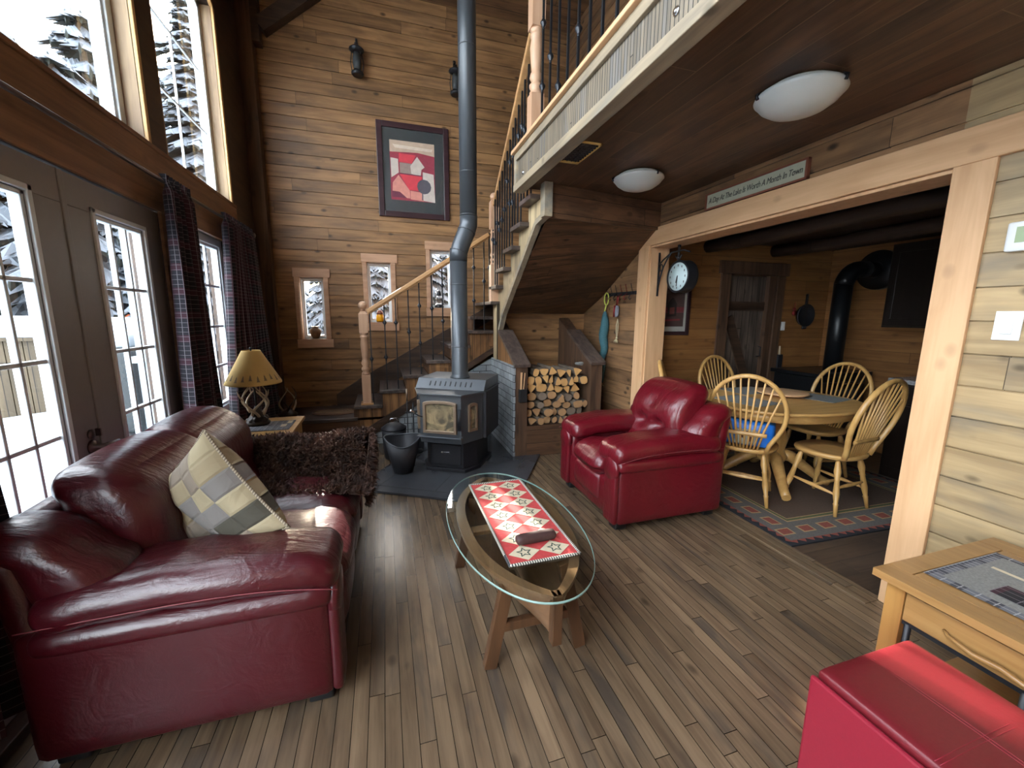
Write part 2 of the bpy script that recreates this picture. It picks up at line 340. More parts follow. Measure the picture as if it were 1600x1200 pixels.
# ------------------------------------------------------------------ mesh builder
class MB:
    def __init__(s): s.v = []; s.f = []; s.mi = []; s.uv = {}; s.sm = []
    def face(s, idx, mi=0, sm=False): s.f.append(tuple(idx)); s.mi.append(mi); s.sm.append(sm)
    def box(s, x0, y0, z0, x1, y1, z1, mi=0):
        x0, x1 = sorted((x0, x1)); y0, y1 = sorted((y0, y1)); z0, z1 = sorted((z0, z1))
        b = len(s.v); s.v += [(x, y, z) for z in (z0, z1) for y in (y0, y1) for x in (x0, x1)]
        for q in ((0, 2, 3, 1), (4, 5, 7, 6), (0, 1, 5, 4), (2, 6, 7, 3), (0, 4, 6, 2), (1, 3, 7, 5)): s.face([b+i for i in q], mi)
        return s
    def obox(s, c, size, rot, mi=0):
        """box of a given size centred at c with an Euler rotation"""
        e = Euler(rot).to_matrix(); b = len(s.v); h = [k/2 for k in size]; c = Vector(c)
        s.v += [tuple(c+e@Vector((x*h[0], y*h[1], z*h[2]))) for z in (-1, 1) for y in (-1, 1) for x in (-1, 1)]
        for q in ((0, 2, 3, 1), (4, 5, 7, 6), (0, 1, 5, 4), (2, 6, 7, 3), (0, 4, 6, 2), (1, 3, 7, 5)): s.face([b+i for i in q], mi)
        return s
    def bar(s, p0, p1, wd, th, upv=(0, 0, 1), mi=0):
        """rectangular bar from p0 to p1; wd across, th along upv"""
        p0, p1 = Vector(p0), Vector(p1); d = (p1-p0).normalized(); u = Vector(upv); a = d.cross(u).normalized(); u = a.cross(d).normalized()
        b = len(s.v)
        for p in (p0, p1):
            for j, k in ((-1, -1), (1, -1), (1, 1), (-1, 1)): s.v.append(tuple(p+a*(j*wd/2)+u*(k*th/2)))
        for q in ((3, 2, 1, 0), (4, 5, 6, 7), (0, 1, 5, 4), (1, 2, 6, 5), (2, 3, 7, 6), (3, 0, 4, 7)): s.face([b+i for i in q], mi)
        return s
    def prism(s, pts, axis, a0, a1, mi=0, mi_end=None):
        """polygon pts (2D, in the two other axes in order) extruded along axis"""
        n = len(pts); b = len(s.v)
        for a in (a0, a1):
            for p in pts:
                q = list(p); q.insert(axis, a); s.v.append(tuple(q))
        me = mi if mi_end is None else mi_end
        s.face([b+i for i in range(n)][::-1], me); s.face([b+n+i for i in range(n)], me)
        for i in range(n): j = (i+1) % n; s.face((b+i, b+j, b+n+j, b+n+i), mi)
        return s
    def tube(s, pts, r, n=8, closed=False, mi=0, cap=True, flat=1.0, upv=None):
        P = [Vector(p) for p in pts]; L = len(P); b = len(s.v)
        rs = r if hasattr(r, '__len__') else [r]*L
        prev = None; dist = 0; ds = [0]
        for i in range(1, L): dist += (P[i]-P[i-1]).length; ds.append(dist)
        for i in range(L):
            if closed: t = P[(i+1) % L]-P[i-1]
            else: t = P[min(i+1, L-1)]-P[max(i-1, 0)]
            t.normalize()
            if prev is None:
                u = Vector(upv) if upv else (Vector((0, 0, 1)) if abs(t.z) < .9 else Vector((1, 0, 0)))
            else: u = prev
            a = t.cross(u)
            if a.length < 1e-6: a = t.cross(Vector((0, 1, 0)))
            a.normalize(); u = a.cross(t).normalized(); prev = u
            for k in range(n):
                an = 2*PI*k/n; s.v.append(tuple(P[i]+(a*math.cos(an)+u*math.sin(an)*flat)*rs[i]))
        m_ = L if closed else L-1
        for i in range(m_):
            i2 = (i+1) % L
            for k in range(n):
                k2 = (k+1) % n
                s.uv[len(s.f)] = [(ds[i], k/n), (ds[i], (k+1)/n), (ds[min(i+1, L-1)], (k+1)/n), (ds[min(i+1, L-1)], k/n)]
                s.face((b+i*n+k, b+i*n+k2, b+i2*n+k2, b+i2*n+k), mi, True)
        if cap and not closed:
            s.face([b+k for k in range(n)][::-1], mi); s.face([b+(L-1)*n+k for k in range(n)], mi)
        return s
    def cyl(s, p0, p1, r0, r1=None, n=16, mi=0): return s.tube([p0, p1], [r0, r0 if r1 is None else r1], n, mi=mi)
    def lathe(s, c, prof, n=20, mi=0, axis='z'):
        """prof: (radius, height) list"""
        b = len(s.v); L = len(prof)
        for r, h in prof:
            for k in range(n):
                a = 2*PI*k/n; p = (r*math.cos(a), r*math.sin(a), h)
                if axis == 'x': p = (h, p[0], p[1])
                if axis == 'y': p = (p[0], h, p[1])
                s.v.append((c[0]+p[0], c[1]+p[1], c[2]+p[2]))
        for i in range(L-1):
            for k in range(n): k2 = (k+1) % n; s.face((b+i*n+k, b+i*n+k2, b+(i+1)*n+k2, b+(i+1)*n+k), mi, True)
        if prof[0][0] > 1e-5: s.face([b+k for k in range(n)][::-1], mi)
        if prof[-1][0] > 1e-5: s.face([b+(L-1)*n+k for k in range(n)], mi)
        return s
    def ball(s, c, r, n=12, mi=0, sz=1, sx=1, sy=1):
        pr = [(math.sin(PI*i/(n//2)), -math.cos(PI*i/(n//2))) for i in range(n//2+1)]
        b = len(s.v); s.lathe((0, 0, 0), pr, n, mi)
        for i in range(b, len(s.v)): x, y, z = s.v[i]; s.v[i] = (c[0]+x*r*sx, c[1]+y*r*sy, c[2]+z*r*sz)
        return s
    def sheet(s, fn, nu, nv, mi=0, sm=True, ul=1, vl=1, wrap=False):
        b = len(s.v)
        for i in range(nu+1):
            for j in range(nv+1): s.v.append(tuple(fn(i/nu, j/nv)))
        for i in range(nu):
            for j in range(nv):
                s.uv[len(s.f)] = [(ul*i/nu, vl*j/nv), (ul*(i+1)/nu, vl*j/nv), (ul*(i+1)/nu, vl*(j+1)/nv), (ul*i/nu, vl*(j+1)/nv)]
                s.face((b+i*(nv+1)+j, b+(i+1)*(nv+1)+j, b+(i+1)*(nv+1)+j+1, b+i*(nv+1)+j+1), mi, sm)
        return s
    def soft(s, c, h, r, n=10, puff=(0, 0, 0), fn=None, mi=0):
        """rounded, puffed cushion: half sizes h, edge radius r; fn deforms the local point"""
        c = Vector(c); key = {}
        def vid(p):
            k = tuple(round(x, 5) for x in p)
            if k not in key:
                q = Vector(p); P = [q[i]*h[i] for i in range(3)]
                inn = Vector([max(-h[i]+r, min(h[i]-r, P[i])) for i in range(3)])
                d = Vector(P)-inn
                # square grid -> sphere-ish corners
                o = inn+(d.normalized()*r if d.length > 1e-9 else d)
                for i in range(3):
                    j, k2 = (i+1) % 3, (i+2) % 3
                    o[i] += (1 if q[i] > 0 else -1)*puff[i]*max(0, 1-q[j]**2)*max(0, 1-q[k2]**2)*abs(q[i])
                if fn: o = Vector(fn(o))
                key[k] = len(s.v); s.v.append(tuple(c+o))
            return key[k]
        # denser near the edges
        g = [math.sin((-1+2*i/n)*PI/2) for i in range(n+1)]
        for ax in range(3):
            for sg in (-1, 1):
                for i in range(n):
                    for j in range(n):
                        qs = []
                        for a, b_ in ((g[i], g[j]), (g[i+1], g[j]), (g[i+1], g[j+1]), (g[i], g[j+1])):
                            p = [0, 0, 0]; p[ax] = sg; p[(ax+1) % 3] = a; p[(ax+2) % 3] = b_; qs.append(vid(p))
                        s.uv[len(s.f)] = [(i/n, j/n), ((i+1)/n, j/n), ((i+1)/n, (j+1)/n), (i/n, (j+1)/n)]
                        if sg < 0: qs = qs[::-1]; s.uv[len(s.f)] = s.uv[len(s.f)][::-1]
                        s.face(qs, mi, True)
        return s
    def build(s, name, mat, parent=None, world=False, origin=None, bevel=0, smooth=None):
        off = Vector((0, 0, 0))
        if parent is not None and world:
            p = parent
            while p is not None: off += Vector(p.location); p = p.parent
        if origin is not None: off = Vector(origin)
        me = bpy.data.meshes.new(name)
        me.from_pydata([tuple(Vector(q)-off) for q in s.v], [], s.f); me.update()
        mats = mat if isinstance(mat, (list, tuple)) else [mat]
        for x in mats: me.materials.append(M[x] if isinstance(x, str) else x)
        me.polygons.foreach_set('material_index', s.mi)
        me.polygons.foreach_set('use_smooth', s.sm if smooth is None else [smooth]*len(s.f))
        if s.uv:
            ul = me.uv_layers.new(name='UVMap')
            for fi, uvs in s.uv.items():
                ls = me.polygons[fi].loop_start
                for k, uvv in enumerate(uvs): ul.data[ls+k].uv = uvv
        o = bpy.data.objects.new(name, me); C.objects.link(o)
        if origin is not None: o.location = off
        if parent is not None: o.parent = parent
        if bevel:
            b = o.modifiers.new('bevel', 'BEVEL'); b.width = bevel; b.segments = 2; b.limit_method = 'ANGLE'; b.angle_limit = R(40)
        return o

def thing(name, label, cat, loc=(0, 0, 0), rotz=0, group=None, kind=None):
    o = bpy.data.objects.new(name, None); C.objects.link(o); o.location = loc; o.rotation_euler = (0, 0, rotz)
    o.empty_display_size = .1
    if kind: o['kind'] = kind
    if label: o['label'] = label; o['category'] = cat
    if group: o['group'] = group
    return o
def tag(o, label, cat, group=None, kind=None):
    o['label'] = label; o['category'] = cat
    if group: o['group'] = group
    if kind: o['kind'] = kind
    return o
def struct(o, label, cat=None):
    o['kind'] = 'structure'; o['label'] = label; o['category'] = cat or o.name.split('_')[0].split('.')[0]; return o
def copy_tree(o, parent=None):
    c = o.copy(); C.objects.link(c); c.parent = parent
    for ch in list(o.children): copy_tree(ch, c)
    return c

def cutrects(u0, u1, z0, z1, ops):
    """rectangles of a wall area left after cutting openings"""
    zs = sorted({z0, z1, *[max(z0, min(z1, z)) for o in ops for z in o[2:4]]}); out = []
    for a, b in zip(zs, zs[1:]):
        if b-a < 1e-6: continue
        cur = [(u0, u1)]
        for o in ops:
            if o[2] < b-1e-6 and o[3] > a+1e-6:
                nx = []
                for p, q in cur:
                    if o[1] <= p or o[0] >= q: nx.append((p, q)); continue
                    if o[0] > p: nx.append((p, o[0]))
                    if o[1] < q: nx.append((o[1], q))
                cur = nx
        out += [(p, q, a, b) for p, q in cur]
    return out
def board_wall(mb, axis, face, back, u0, u1, z0, z1, ops=(), pitch=.128, ph=0, gap=.009, dep=.012):
    """siding: boards with open grooves over a backing; axis = the wall normal axis (0 or 1); face = the visible plane"""
    sg = 1 if back > face else -1
    def bx(u, v, a, b, f, k):
        if axis == 1: mb.box(u, f, a, v, k, b)
        else: mb.box(f, u, a, k, v, b)
    for u, v, a, b in cutrects(u0, u1, z0, z1, ops): bx(u, v, a, b, face+sg*dep, back)
    k = math.floor((z0-ph)/pitch)
    while ph+k*pitch < z1:
        a = max(z0, ph+k*pitch+gap/2); b = min(z1, ph+(k+1)*pitch-gap/2)
        if b-a > .004:
            for u, v, c, d in cutrects(u0, u1, a, b, ops): bx(u, v, c, d, face, face+sg*dep)
        k += 1

# ================================================================== ROOM SHELL
XL, XR, YF, YB = -1.30, 2.42, 5.40, -2.4
o = MB().box(-1.5, YB-.1, -.1, 2.42, 5.6, 0).build('floor', 'floor'); struct(o, 'worn narrow brown hardwood plank floor of the living room')
o = MB().box(2.42, -1.2, -.1, 5.3, 3.85, -.001).build('floor_kitchen', 'kfloor'); struct(o, 'dark plank floor of the dining kitchen beyond the cased opening', 'floor')

# left wall (window wall), plane x = -1.30
DO = (1.53, 3.165, 0, 2.06); W2 = (3.53, 4.35, .60, 2.07); W3 = (-2.1, .95, .25, 2.07)
UA = (1.3, 3.165, 2.44, 4.7); UB = (3.40, 4.57, 2.44, 4.03); UC = (-2.1, 1.0, 2.44, 4.7)
mb = MB()
for u, v, a, b in cutrects(YB, YF, -.1, 2.44, [DO, W2, W3]): mb.box(XL, u, a, XL-.16, v, b)
for u, v, a, b in cutrects(YB, YF, 2.44, 4.7, [UA, (3.40, 4.57, 2.44, 4.7), UC]): mb.box(XL, u, a, XL-.16, v, b)
mb.prism([(3.40, 4.62), (4.57, 4.03), (4.57, 4.7), (3.40, 4.7)], 0, XL-.16, XL)
mb.prism([(YB, 4.7), (YF, 4.7), (YF, 5.0), (1.6, 7.0), (YB, 5.0)], 0, XL-.16, XL)
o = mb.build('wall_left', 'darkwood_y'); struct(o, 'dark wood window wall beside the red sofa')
# far wall
w1 = (-.935, -.665, 1.15, 1.87); w2 = (-.18, .11, 1.35, 2.07); w3 = (.58, .87, 1.535, 2.255)
mb = MB(); board_wall(mb, 1, YF, YF+.16, XL, 5.3, -.1, 5.05, [w1, w2, w3])
o = mb.build('wall_far', 'siding'); struct(o, 'tall knotty brown horizontal board wall behind the wood stove')
WB = []
mb = MB(); board_wall(mb, 1, YB, YB-.16, XL, 5.3, -.1, 5.05, WB)
o = mb.build('wall_back', 'siding'); struct(o, 'brown board wall behind the camera')
mb = MB().prism([(YB, 5.0), (1.6, 7.0), (YF, 5.0), (YF+.2, 5.0), (YF+.2, 5.2), (1.6, 7.2), (YB-.2, 5.2), (YB-.2, 5.0)], 0, -1.5, 5.5)
o = mb.build('ceiling', 'roof'); struct(o, 'sloping wooden roof ceiling high above the living room')
o = MB().box(5.3, YB-.16, -.1, 5.46, YF+.16, 5.0).prism([(YB, 5.0), (YF, 5.0), (1.6, 7.0)], 0, 5.3, 5.46).build('wall_right_outer', 'siding_y'); struct(o, 'outer end wall beyond the loft and kitchen', 'wall')
# right wall with cased opening
OP = (1.25, 3.42, -.1, 2.10)
mb = MB(); board_wall(mb, 0, XR, XR+.18, YB, 1.25, -.1, 2.45, (), .14, .04, .008)
o = mb.build('wall_right', 'siding_pale'); struct(o, 'pale knotty board wall with light switch and thermostat')
mb = MB(); board_wall(mb, 0, XR, XR+.18, 1.25, YF, 2.10, 2.45, (), .14, .04, .008); board_wall(mb, 0, XR, XR+.18, 3.42, YF, -.1, 2.10, (), .14, .04, .008)
board_wall(mb, 0, XR, XR+.18, 3.30, YF, 2.45, 5.0, (), .14, .04, .008)
o = mb.build('wall_stair', 'siding_y'); struct(o, 'brown knotty board wall above the opening and beside the wood box', 'wall')
mb = MB().box(3.5, YB, 2.45, 3.56, 3.3, 6.0).box(2.6, 3.3, 2.45, 3.56, 3.36, 6.0)
o = mb.build('wall_loft', 'darkboards'); struct(o, 'dark board wall at the back of the loft', 'wall')

# kitchen shell
KX, KY, KZ = 5.10, 3.65, 2.23
KD = (3.61, 4.30, 0, 1.91)
mb = MB()
for u, v, a, b in cutrects(2.6, 5.3, -.1, 2.45, [KD]): mb.box(u, KY, a, v, KY+.14, b)
o = mb.build('wall_kitchen_far', 'kwall'); struct(o, 'honey coloured board wall at the back of the dining kitchen', 'wall')
mb = MB()
for u, v, a, b in cutrects(-1.2, KY, -.1, 2.45, [(-.9, 1.3, .95, 2.1)]): mb.box(KX, u, a, KX+.12, v, b)
o = mb.build('wall_kitchen_side', 'kwall_y'); struct(o, 'honey coloured board side wall of the dining kitchen behind the black stove', 'wall')
o = MB().box(2.6, -1.3, -.1, 5.3, -1.2, 2.45).build('wall_kitchen_near', 'kwall'); struct(o, 'near end wall of the dining kitchen', 'wall')
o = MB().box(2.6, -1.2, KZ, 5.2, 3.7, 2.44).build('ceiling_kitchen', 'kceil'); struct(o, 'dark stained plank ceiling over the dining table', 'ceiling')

# loft slab
mb = MB().box(1.10, YB, 2.452, 5.3, 3.30, 2.68)
o = mb.build('ceiling_loft', 'ceil'); struct(o, 'dark stained plank underside of the loft', 'ceiling')

n_tr = [0]
def trim(mb, mat, label, bevel=.004):
    n_tr[0] += 1; o = mb.build('trim_%d' % n_tr[0], mat, bevel=bevel); return struct(o, label, 'trim')
trim(MB().box(1.06, YB, 2.44, 1.10, 3.32, 2.70), 'fascia_v', 'ribbed panel face of the loft edge', 0)
trim(MB().box(1.035, YB, 2.42, 1.12, 3.33, 2.475), 'fascia_h', 'pale bottom board along the loft edge')
trim(MB().box(1.04, YB, 2.645, 1.10, 3.33, 2.70).box(1.04, 3.28, 2.47, 1.10, 3.33, 2.65), 'fascia_h', 'pale upper board along the loft edge')
trim(MB().box(1.015, YB, 2.70, 1.17, 3.34, 2.725), 'trimwood_y', 'thin pine nosing on top of the loft edge')
# opening casing
mb = MB().prism([(.80, 2.10), (3.66, 2.10), (3.66, 2.135), (3.56, 2.247), (.80, 2.247)], 0, XR-.025, XR)
trim(mb, 'trimwood_y', 'wide pine header board over the dining room opening')
trim(MB().box(XR-.022, 1.115, 0, XR, 1.255, 2.10), 'trimwood', 'flat pine casing post on the right of the opening')
trim(MB().box(XR-.022, 3.415, 0, XR, 3.577, 2.10), 'trimwood', 'flat pine casing on the far side of the opening')
trim(MB().box(XR-.001, 1.245, 0, XR+.20, 1.262, 2.10).box(XR-.001, 3.400, 0, XR+.20, 3.42, 2.10).box(XR-.001, 1.245, 2.082, XR+.20, 3.42, 2.10), 'trimwood', 'pine jamb lining inside the dining room opening')
# left wall bands
trim(MB().box(XL, .7, 2.06, XL+.02, 4.64, 2.44), 'headband', 'brown header board between french doors and upper windows')
trim(MB().box(XL-.16, .9, 2.415, XL+.03, 4.62, 2.44), 'headband', 'window stool ledge under the upper windows')
trim(MB().box(XL, 3.165, 0, XL+.02, 3.25, 2.06), 'headband', 'brown side casing right of the french doors')
trim(MB().box(XL, 3.47, .5, XL+.02, 3.53, 2.06).box(XL, 4.35, .5, XL+.02, 4.42, 2.06).box(XL-.02, 3.45, .56, XL+.05, 4.44, .60), 'headband', 'brown casing around the lower window behind the curtains')
for (y0, y1, zt) in ((1.3, 3.165, 4.7),):
    trim(MB().box(XL-.15, y1-.018, 2.44, XL, y1, zt), 'jamb', 'knotty jamb board of the upper window over the doors')
    trim(MB().box(XL-.012, y1-.018, 2.44, XL+.014, y1+.014, zt), 'pinestrip', 'thin bright pine strip beside the first upper window')
trim(MB().box(XL-.15, 4.552, 2.44, XL, 4.57, 4.03).box(XL-.15, 3.40, 2.44, XL, 3.418, 4.6), 'jamb', 'knotty jamb boards of the second upper window')
trim(MB().box(XL-.012, 4.552, 2.40, XL+.014, 4.59, 4.03).bar((XL, 4.57, 4.035), (XL, 3.4, 4.625), .026, .03), 'pinestrip', 'thin bright pine strip round the second upper window')
trim(MB().box(XL, 5.26, 0, XL+.13, YF, 4.95), 'darkwood_z', 'dark corner post between window wall and far wall')
mb = MB().bar((-1.10, 5.33, 4.36), (-.35, 5.33, 4.98), .12, .14); mb.box(-1.24, 5.27, 4.2, -1.10, 5.40, 5.0)
trim(mb, 'darkwood', 'dark diagonal timber brace high in the far left corner')
# door threshold / base strips
trim(MB().box(XL, .3, 0, XL+.065, 3.3, .045), 'darkwood_y', 'wooden threshold strip along the french doors')
trim(MB().box(2.30, 1.25, .0, 2.425, 3.42, .006), 'floor', 'floor edge strip at the dining room opening', 0)
trim(MB().box(XR-.012, 3.6, 0, XR, 4.72, .09), 'darkwood_y', 'low dark base strip beside the wood box')

# far window casings (ledge, head, sides)
for k, (x0, x1, z0, z1) in enumerate((w1, w2, w3)):
    mb = MB().box(x0-.055, YF-.02, z1, x1+.075, YF, z1+.10).box(x0-.045, YF-.016, z0, x0, YF, z1).box(x1, YF-.016, z0, x1+.05, YF, z1)
    mb.box(x0-.055, YF-.018, z0-.105, x1+.07, YF, z0-.004).box(x0, YF-.02, z0-.012, x1, YF+.13, z0).box(x0-.002, YF, z0, x0+.008, YF+.13, z1).box(x1-.008, YF, z0, x1+.002, YF+.13, z1)
    trim(mb, 'trimwood_x', 'pinkish pine casing of the %s narrow window in the far wall' % ('left', 'middle', 'right')[k], .003)

# ------------------------------------------------------------------ windows and doors
def window(n, axis, u0, u1, z0, z1, plane, cols, rows, label, fr=.05, mw=.02, sl=None):
    t = thing('window_%d' % n, None, None, (plane if axis == 0 else (u0+u1)/2, (u0+u1)/2 if axis == 0 else plane, z0)); struct(t, label, 'window')
    def bx(mb, a, b, c, d, h):
        if axis == 0: mb.box(plane-h, a, c, plane+h, b, d)
        else: mb.box(a, plane-h, c, b, plane+h, d)
        return mb
    mb = MB()
    for a, b, c, d in ((u0, u0+fr, z0, z1), (u1-fr, u1, z0, z1), (u0+fr, u1-fr, z0, z0+fr)): bx(mb, a, b, c, d, .035)
    if sl: mb.bar((plane, u0+fr*.5, sl[0]-fr/2), (plane, u1-fr*.5, sl[1]-fr/2), .07, fr)
    else: bx(mb, u0+fr, u1-fr, z1-fr, z1, .035)
    mb.build('window_frame', 'white', t, True, bevel=.004)
    mb = MB(); f2 = fr+.022
    for a, b, c, d in ((u0+fr, u0+f2, z0+fr, z1-fr), (u1-f2, u1-fr, z0+fr, z1-fr), (u0+f2, u1-f2, z0+fr, z0+f2), (u0+f2, u1-f2, z1-f2, z1-fr)): bx(mb, a, b, c, d, .02)
    if not sl: mb.build('sash', 'white', t, True)
    mb = MB(); zt = z1-fr
    if axis == 0:
        if sl: mb.prism([(u0+fr, z0+fr), (u1-fr, z0+fr), (u1-fr, sl[1]-fr), (u0+fr, sl[0]-fr)], 0, plane-.002, plane+.002)
        else: mb.box(plane-.002, u0+fr, z0+fr, plane+.002, u1-fr, zt)
    else: mb.box(u0+fr, plane-.002, z0+fr, u1-fr, plane+.002, zt)
    mb.build('pane', 'glass', t, True)
    if cols+rows > 2:
        mb = MB()
        for i in range(1, cols): u = u0+fr+(u1-u0-2*fr)*i/cols; bx(mb, u-mw/2, u+mw/2, z0+fr, zt, .008)
        for j in range(1, rows): z = z0+fr+(z1-z0-2*fr)*j/rows; bx(mb, u0+fr, u1-fr, z-mw/2, z+mw/2, .008)
        mb.build('muntin_grid', 'white', t, True)
    return t
PW = XL-.12
window(1, 0, W2[0], W2[1], W2[2], W2[3], PW+.04, 3, 4, 'white double hung window between the two plaid curtains', .06)
window(2, 0, UA[0], UA[1], UA[2], UA[3], PW, 2, 3, 'tall white upper window above the french doors', .07, .012)
window(3, 0, UB[0], UB[1], UB[2], 4.03, PW, 2, 3, 'tall upper window with sloping top near the far corner', .07, .012, (4.62, 4.03))
window(4, 0, W3[0], W3[1], W3[2], W3[3], PW, 3, 3, 'unseen lower window behind the camera, enlarged to brighten the room', .06)  # out of view; made larger to let more daylight into the room
window(5, 0, UC[0], UC[1], UC[2], UC[3], PW, 2, 3, 'unseen upper window behind the camera, enlarged to brighten the room', .07)  # unseen too, its size raised to brighten the interior
for k, (x0, x1, z0, z1) in enumerate((w1, w2, w3)):
    window(6+k, 1, x0, x1, z0, z1, YF+.11, 1, 1, 'narrow white framed %s window in the far wall' % ('left', 'middle', 'right')[k], .02)
for k, q in enumerate(WB): window(10+k, 1, q[0], q[1], q[2], q[3], YB-.1, 3, 3, 'window %s in the wall behind the camera' % ('on the left', 'on the right', 'above')[k], .05)
window(9, 0, -.9, 1.3, .95, 2.1, KX+.06, 3, 2, 'unseen kitchen side window added behind the pine post to light the kitchen', .05)  # added unseen window so daylight reaches the kitchen

def french(n, y0, y1, label, hand):
    px = XL-.022
    t = thing('door_%d' % n, None, None, (px, (y0+y1)/2, .03)); struct(t, label, 'door')
    yc = (y0+y1)/2; g0, g1, gz0, gz1 = yc-.19, yc+.19, .29, 1.89
    mb = MB()
    for u, v, a, b in cutrects(y0+.003, y1-.003, .03, 2.05, [(g0-.02, g1+.02, gz0-.02, gz1+.02)]): mb.box(px-.022, u, a, px+.022, v, b)
    mb.build('door_panel', 'doorpaint', t, True, bevel=.003)
    mb = MB()
    for e, w_, h in ((.045, .025, .032), (.018, .02, .020)):
        for a, b, c, d in ((g0-e, g0-e+w_, gz0-e, gz1+e), (g1+e-w_, g1+e, gz0-e, gz1+e), (g0-e, g1+e, gz0-e, gz0-e+w_), (g0-e, g1+e, gz1+e-w_, gz1+e)): mb.box(px-h, a, c, px+h, b, d)
    mb.build('glazing_frame', 'white', t, True, bevel=.004)
    MB().box(px-.003, g0-.01, gz0-.01, px+.003, g1+.01, gz1+.01).build('pane', 'glass', t, True)
    mb = MB()
    for i in (1, 2): u = g0+.38*i/3; mb.box(px-.012, u-.008, gz0, px+.012, u+.008, gz1)
    for j in range(1, 5): z = gz0+1.6*j/5; mb.box(px-.012, g0, z-.009, px+.012, g1, z+.009)
    mb.build('muntin_grid', 'white', t, True, bevel=.003)
    if hand:
        h = MB().lathe((px+.022, y1-.065, .84), [(.0, 0), (.034, 0), (.034, .006), (.028, .012), (.014, .016), (.013, .05), (0, .052)], 20, axis='x')
        h.tube([(px+.066, y1-.07, .84), (px+.07, y1-.03, .842), (px+.066, y1+.04, .835)], [.012, .010, .009], 10)
        h.build('handle', 'pewter', t, True)
        MB().lathe((px+.022, y1-.065, .90), [(.0, 0), (.022, 0), (.022, .008), (.0, .012)], 18, axis='x').obox((px+.045, y1-.05, .905), (.02, .008, .035), (0, 0, 0)).build('deadbolt', 'pewter', t, True)
    return t
french(1, 1.53, 2.345, 'french door leaf with lever handle, nearest the camera', True)
french(2, 2.35, 3.16, 'french door leaf beside the plaid curtain', False)
trim(MB().box(XL-.005, 2.335, .03, XL+.006, 2.368, 2.05), 'doorpaint', 'meeting strip between the two french doors')
mb = MB()  # kitchen plank door, standing ajar
t = thing('door_3', None, None, (4.30, 3.76, 0)); struct(t, 'old dark plank door standing in its frame in the kitchen wall', 'door')
mb.box(3.62, 3.70, .02, 4.18, 3.74, 1.90).build('door_panel', 'greyplank', t, True)
MB().box(3.63, 3.68, .25, 4.17, 3.70, .37).box(3.63, 3.68, 1.52, 4.17, 3.70, 1.62).bar((3.68, 3.69, 1.45), (4.12, 3.69, .45), .02, .11, (0, 0, 1)).build('brace', 'darkwood', t, True)
MB().tube([(4.13, 3.68, 1.0), (4.13, 3.64, 1.01), (4.13, 3.64, 1.11), (4.13, 3.68, 1.12)], .008, 8).build('handle', 'iron', t, True)
trim(MB().box(3.48, KY-.025, 0, 3.61, KY, 1.91).box(4.28, KY-.02, 0, 4.39, KY, 1.91).box(3.45, KY-.035, 1.91, 4.42, KY, 2.045).box(4.18, KY, 0, 4.30, KY+.13, 1.91), 'darkwood_z', 'dark rough casing round the kitchen plank door')
trim(MB().box(3.55, 3.79, -.1, 4.4, 3.83, 2.0), 'darkboards', 'dark board sheet standing in for the shade behind the plank door', 0)  # flat dark panel put in for the shade beyond the door

# ================================================================== OUTSIDE
o = MB().box(-60, -40, -.75, -1.5, 70, -.7).box(-1.5, 5.62, -.75, 60, 70, -.7).build('snow_ground', 'snow'); tag(o, 'snow covered ground outside the windows', 'snow', kind='structure')
def snowtop(u, v): 
    return (-5.6+4.08*u, 1.0+5.2*v, .20+.03*math.sin(9*u+3*v)+.05*math.sin(4*v+1)*math.cos(5*u)+.10*max(0, u*(1-u))*2)
mb = MB().sheet(snowtop, 16, 16); mb.box(-5.6, 1.0, -.1, -1.52, 6.2, .10)
o = mb.build('deck_snow', 'snow'); tag(o, 'deep snow lying on the deck outside the french doors', 'snow', kind='structure')
t = thing('deck_railing', 'weathered wooden deck railing capped with thick snow outside the french doors', 'railing', (-4, 6.05, .1))
mb = MB()
for i in range(18): mb.box(-5.55+i*.165, 6.03, .12, -5.55+i*.165+.155, 6.055, 1.12)
mb.build('board_panel', 'fence', t, True)
MB().box(-5.6, 5.98, 1.12, -2.6, 6.12, 1.16).build('top_rail', 'fence', t, True)
MB().box(-2.66, 5.98, .1, -2.57, 6.1, 1.14).build('post', 'fence', t, True)
MB().soft((-4.1, 6.05, 1.27), (1.52, .11, .11), .09, 8, (0, 0, .02)).build('snow_cap', 'snow', t, True)
t = thing('grill', 'grey covered barbecue grill standing in the snow on the deck', 'grill', (-2.55, 4.9, .2))
MB().soft((-2.55, 4.9, .72), (.30, .24, .42), .08, 8).build('cover', 'bbq', t, True)
MB().soft((-2.55, 4.9, 1.20), (.30, .24, .08), .07, 8, (0, 0, .03)).build('snow_cap', 'snow', t, True)
t = thing('porch_post', 'white porch post on the deck outside the french doors', 'post', (-2.05, 4.55, .1))
MB().box(-2.13, 4.47, -.7, -1.97, 4.63, 4.4).build('shaft', 'outsiding', t, True)
MB().box(-2.16, 4.44, 1.0, -1.94, 4.66, 1.06).build('collar', 'outsiding', t, True)
o = MB().obox((-3.6, 7.2, 1.42), (.32, .05, .05), (0, .2, .3)).obox((-3.7, 7.2, 1.30), (.05, .05, .28), (0, .1, 0)).obox((-3.7, 7.2, .3), (.04, .04, 2.0), (0, 0, 0)).build('trail_marker', 'orange', origin=(-3.7, 7.2, -.7)); tag(o, 'orange marker on a stake among the snowy trees', 'marker')

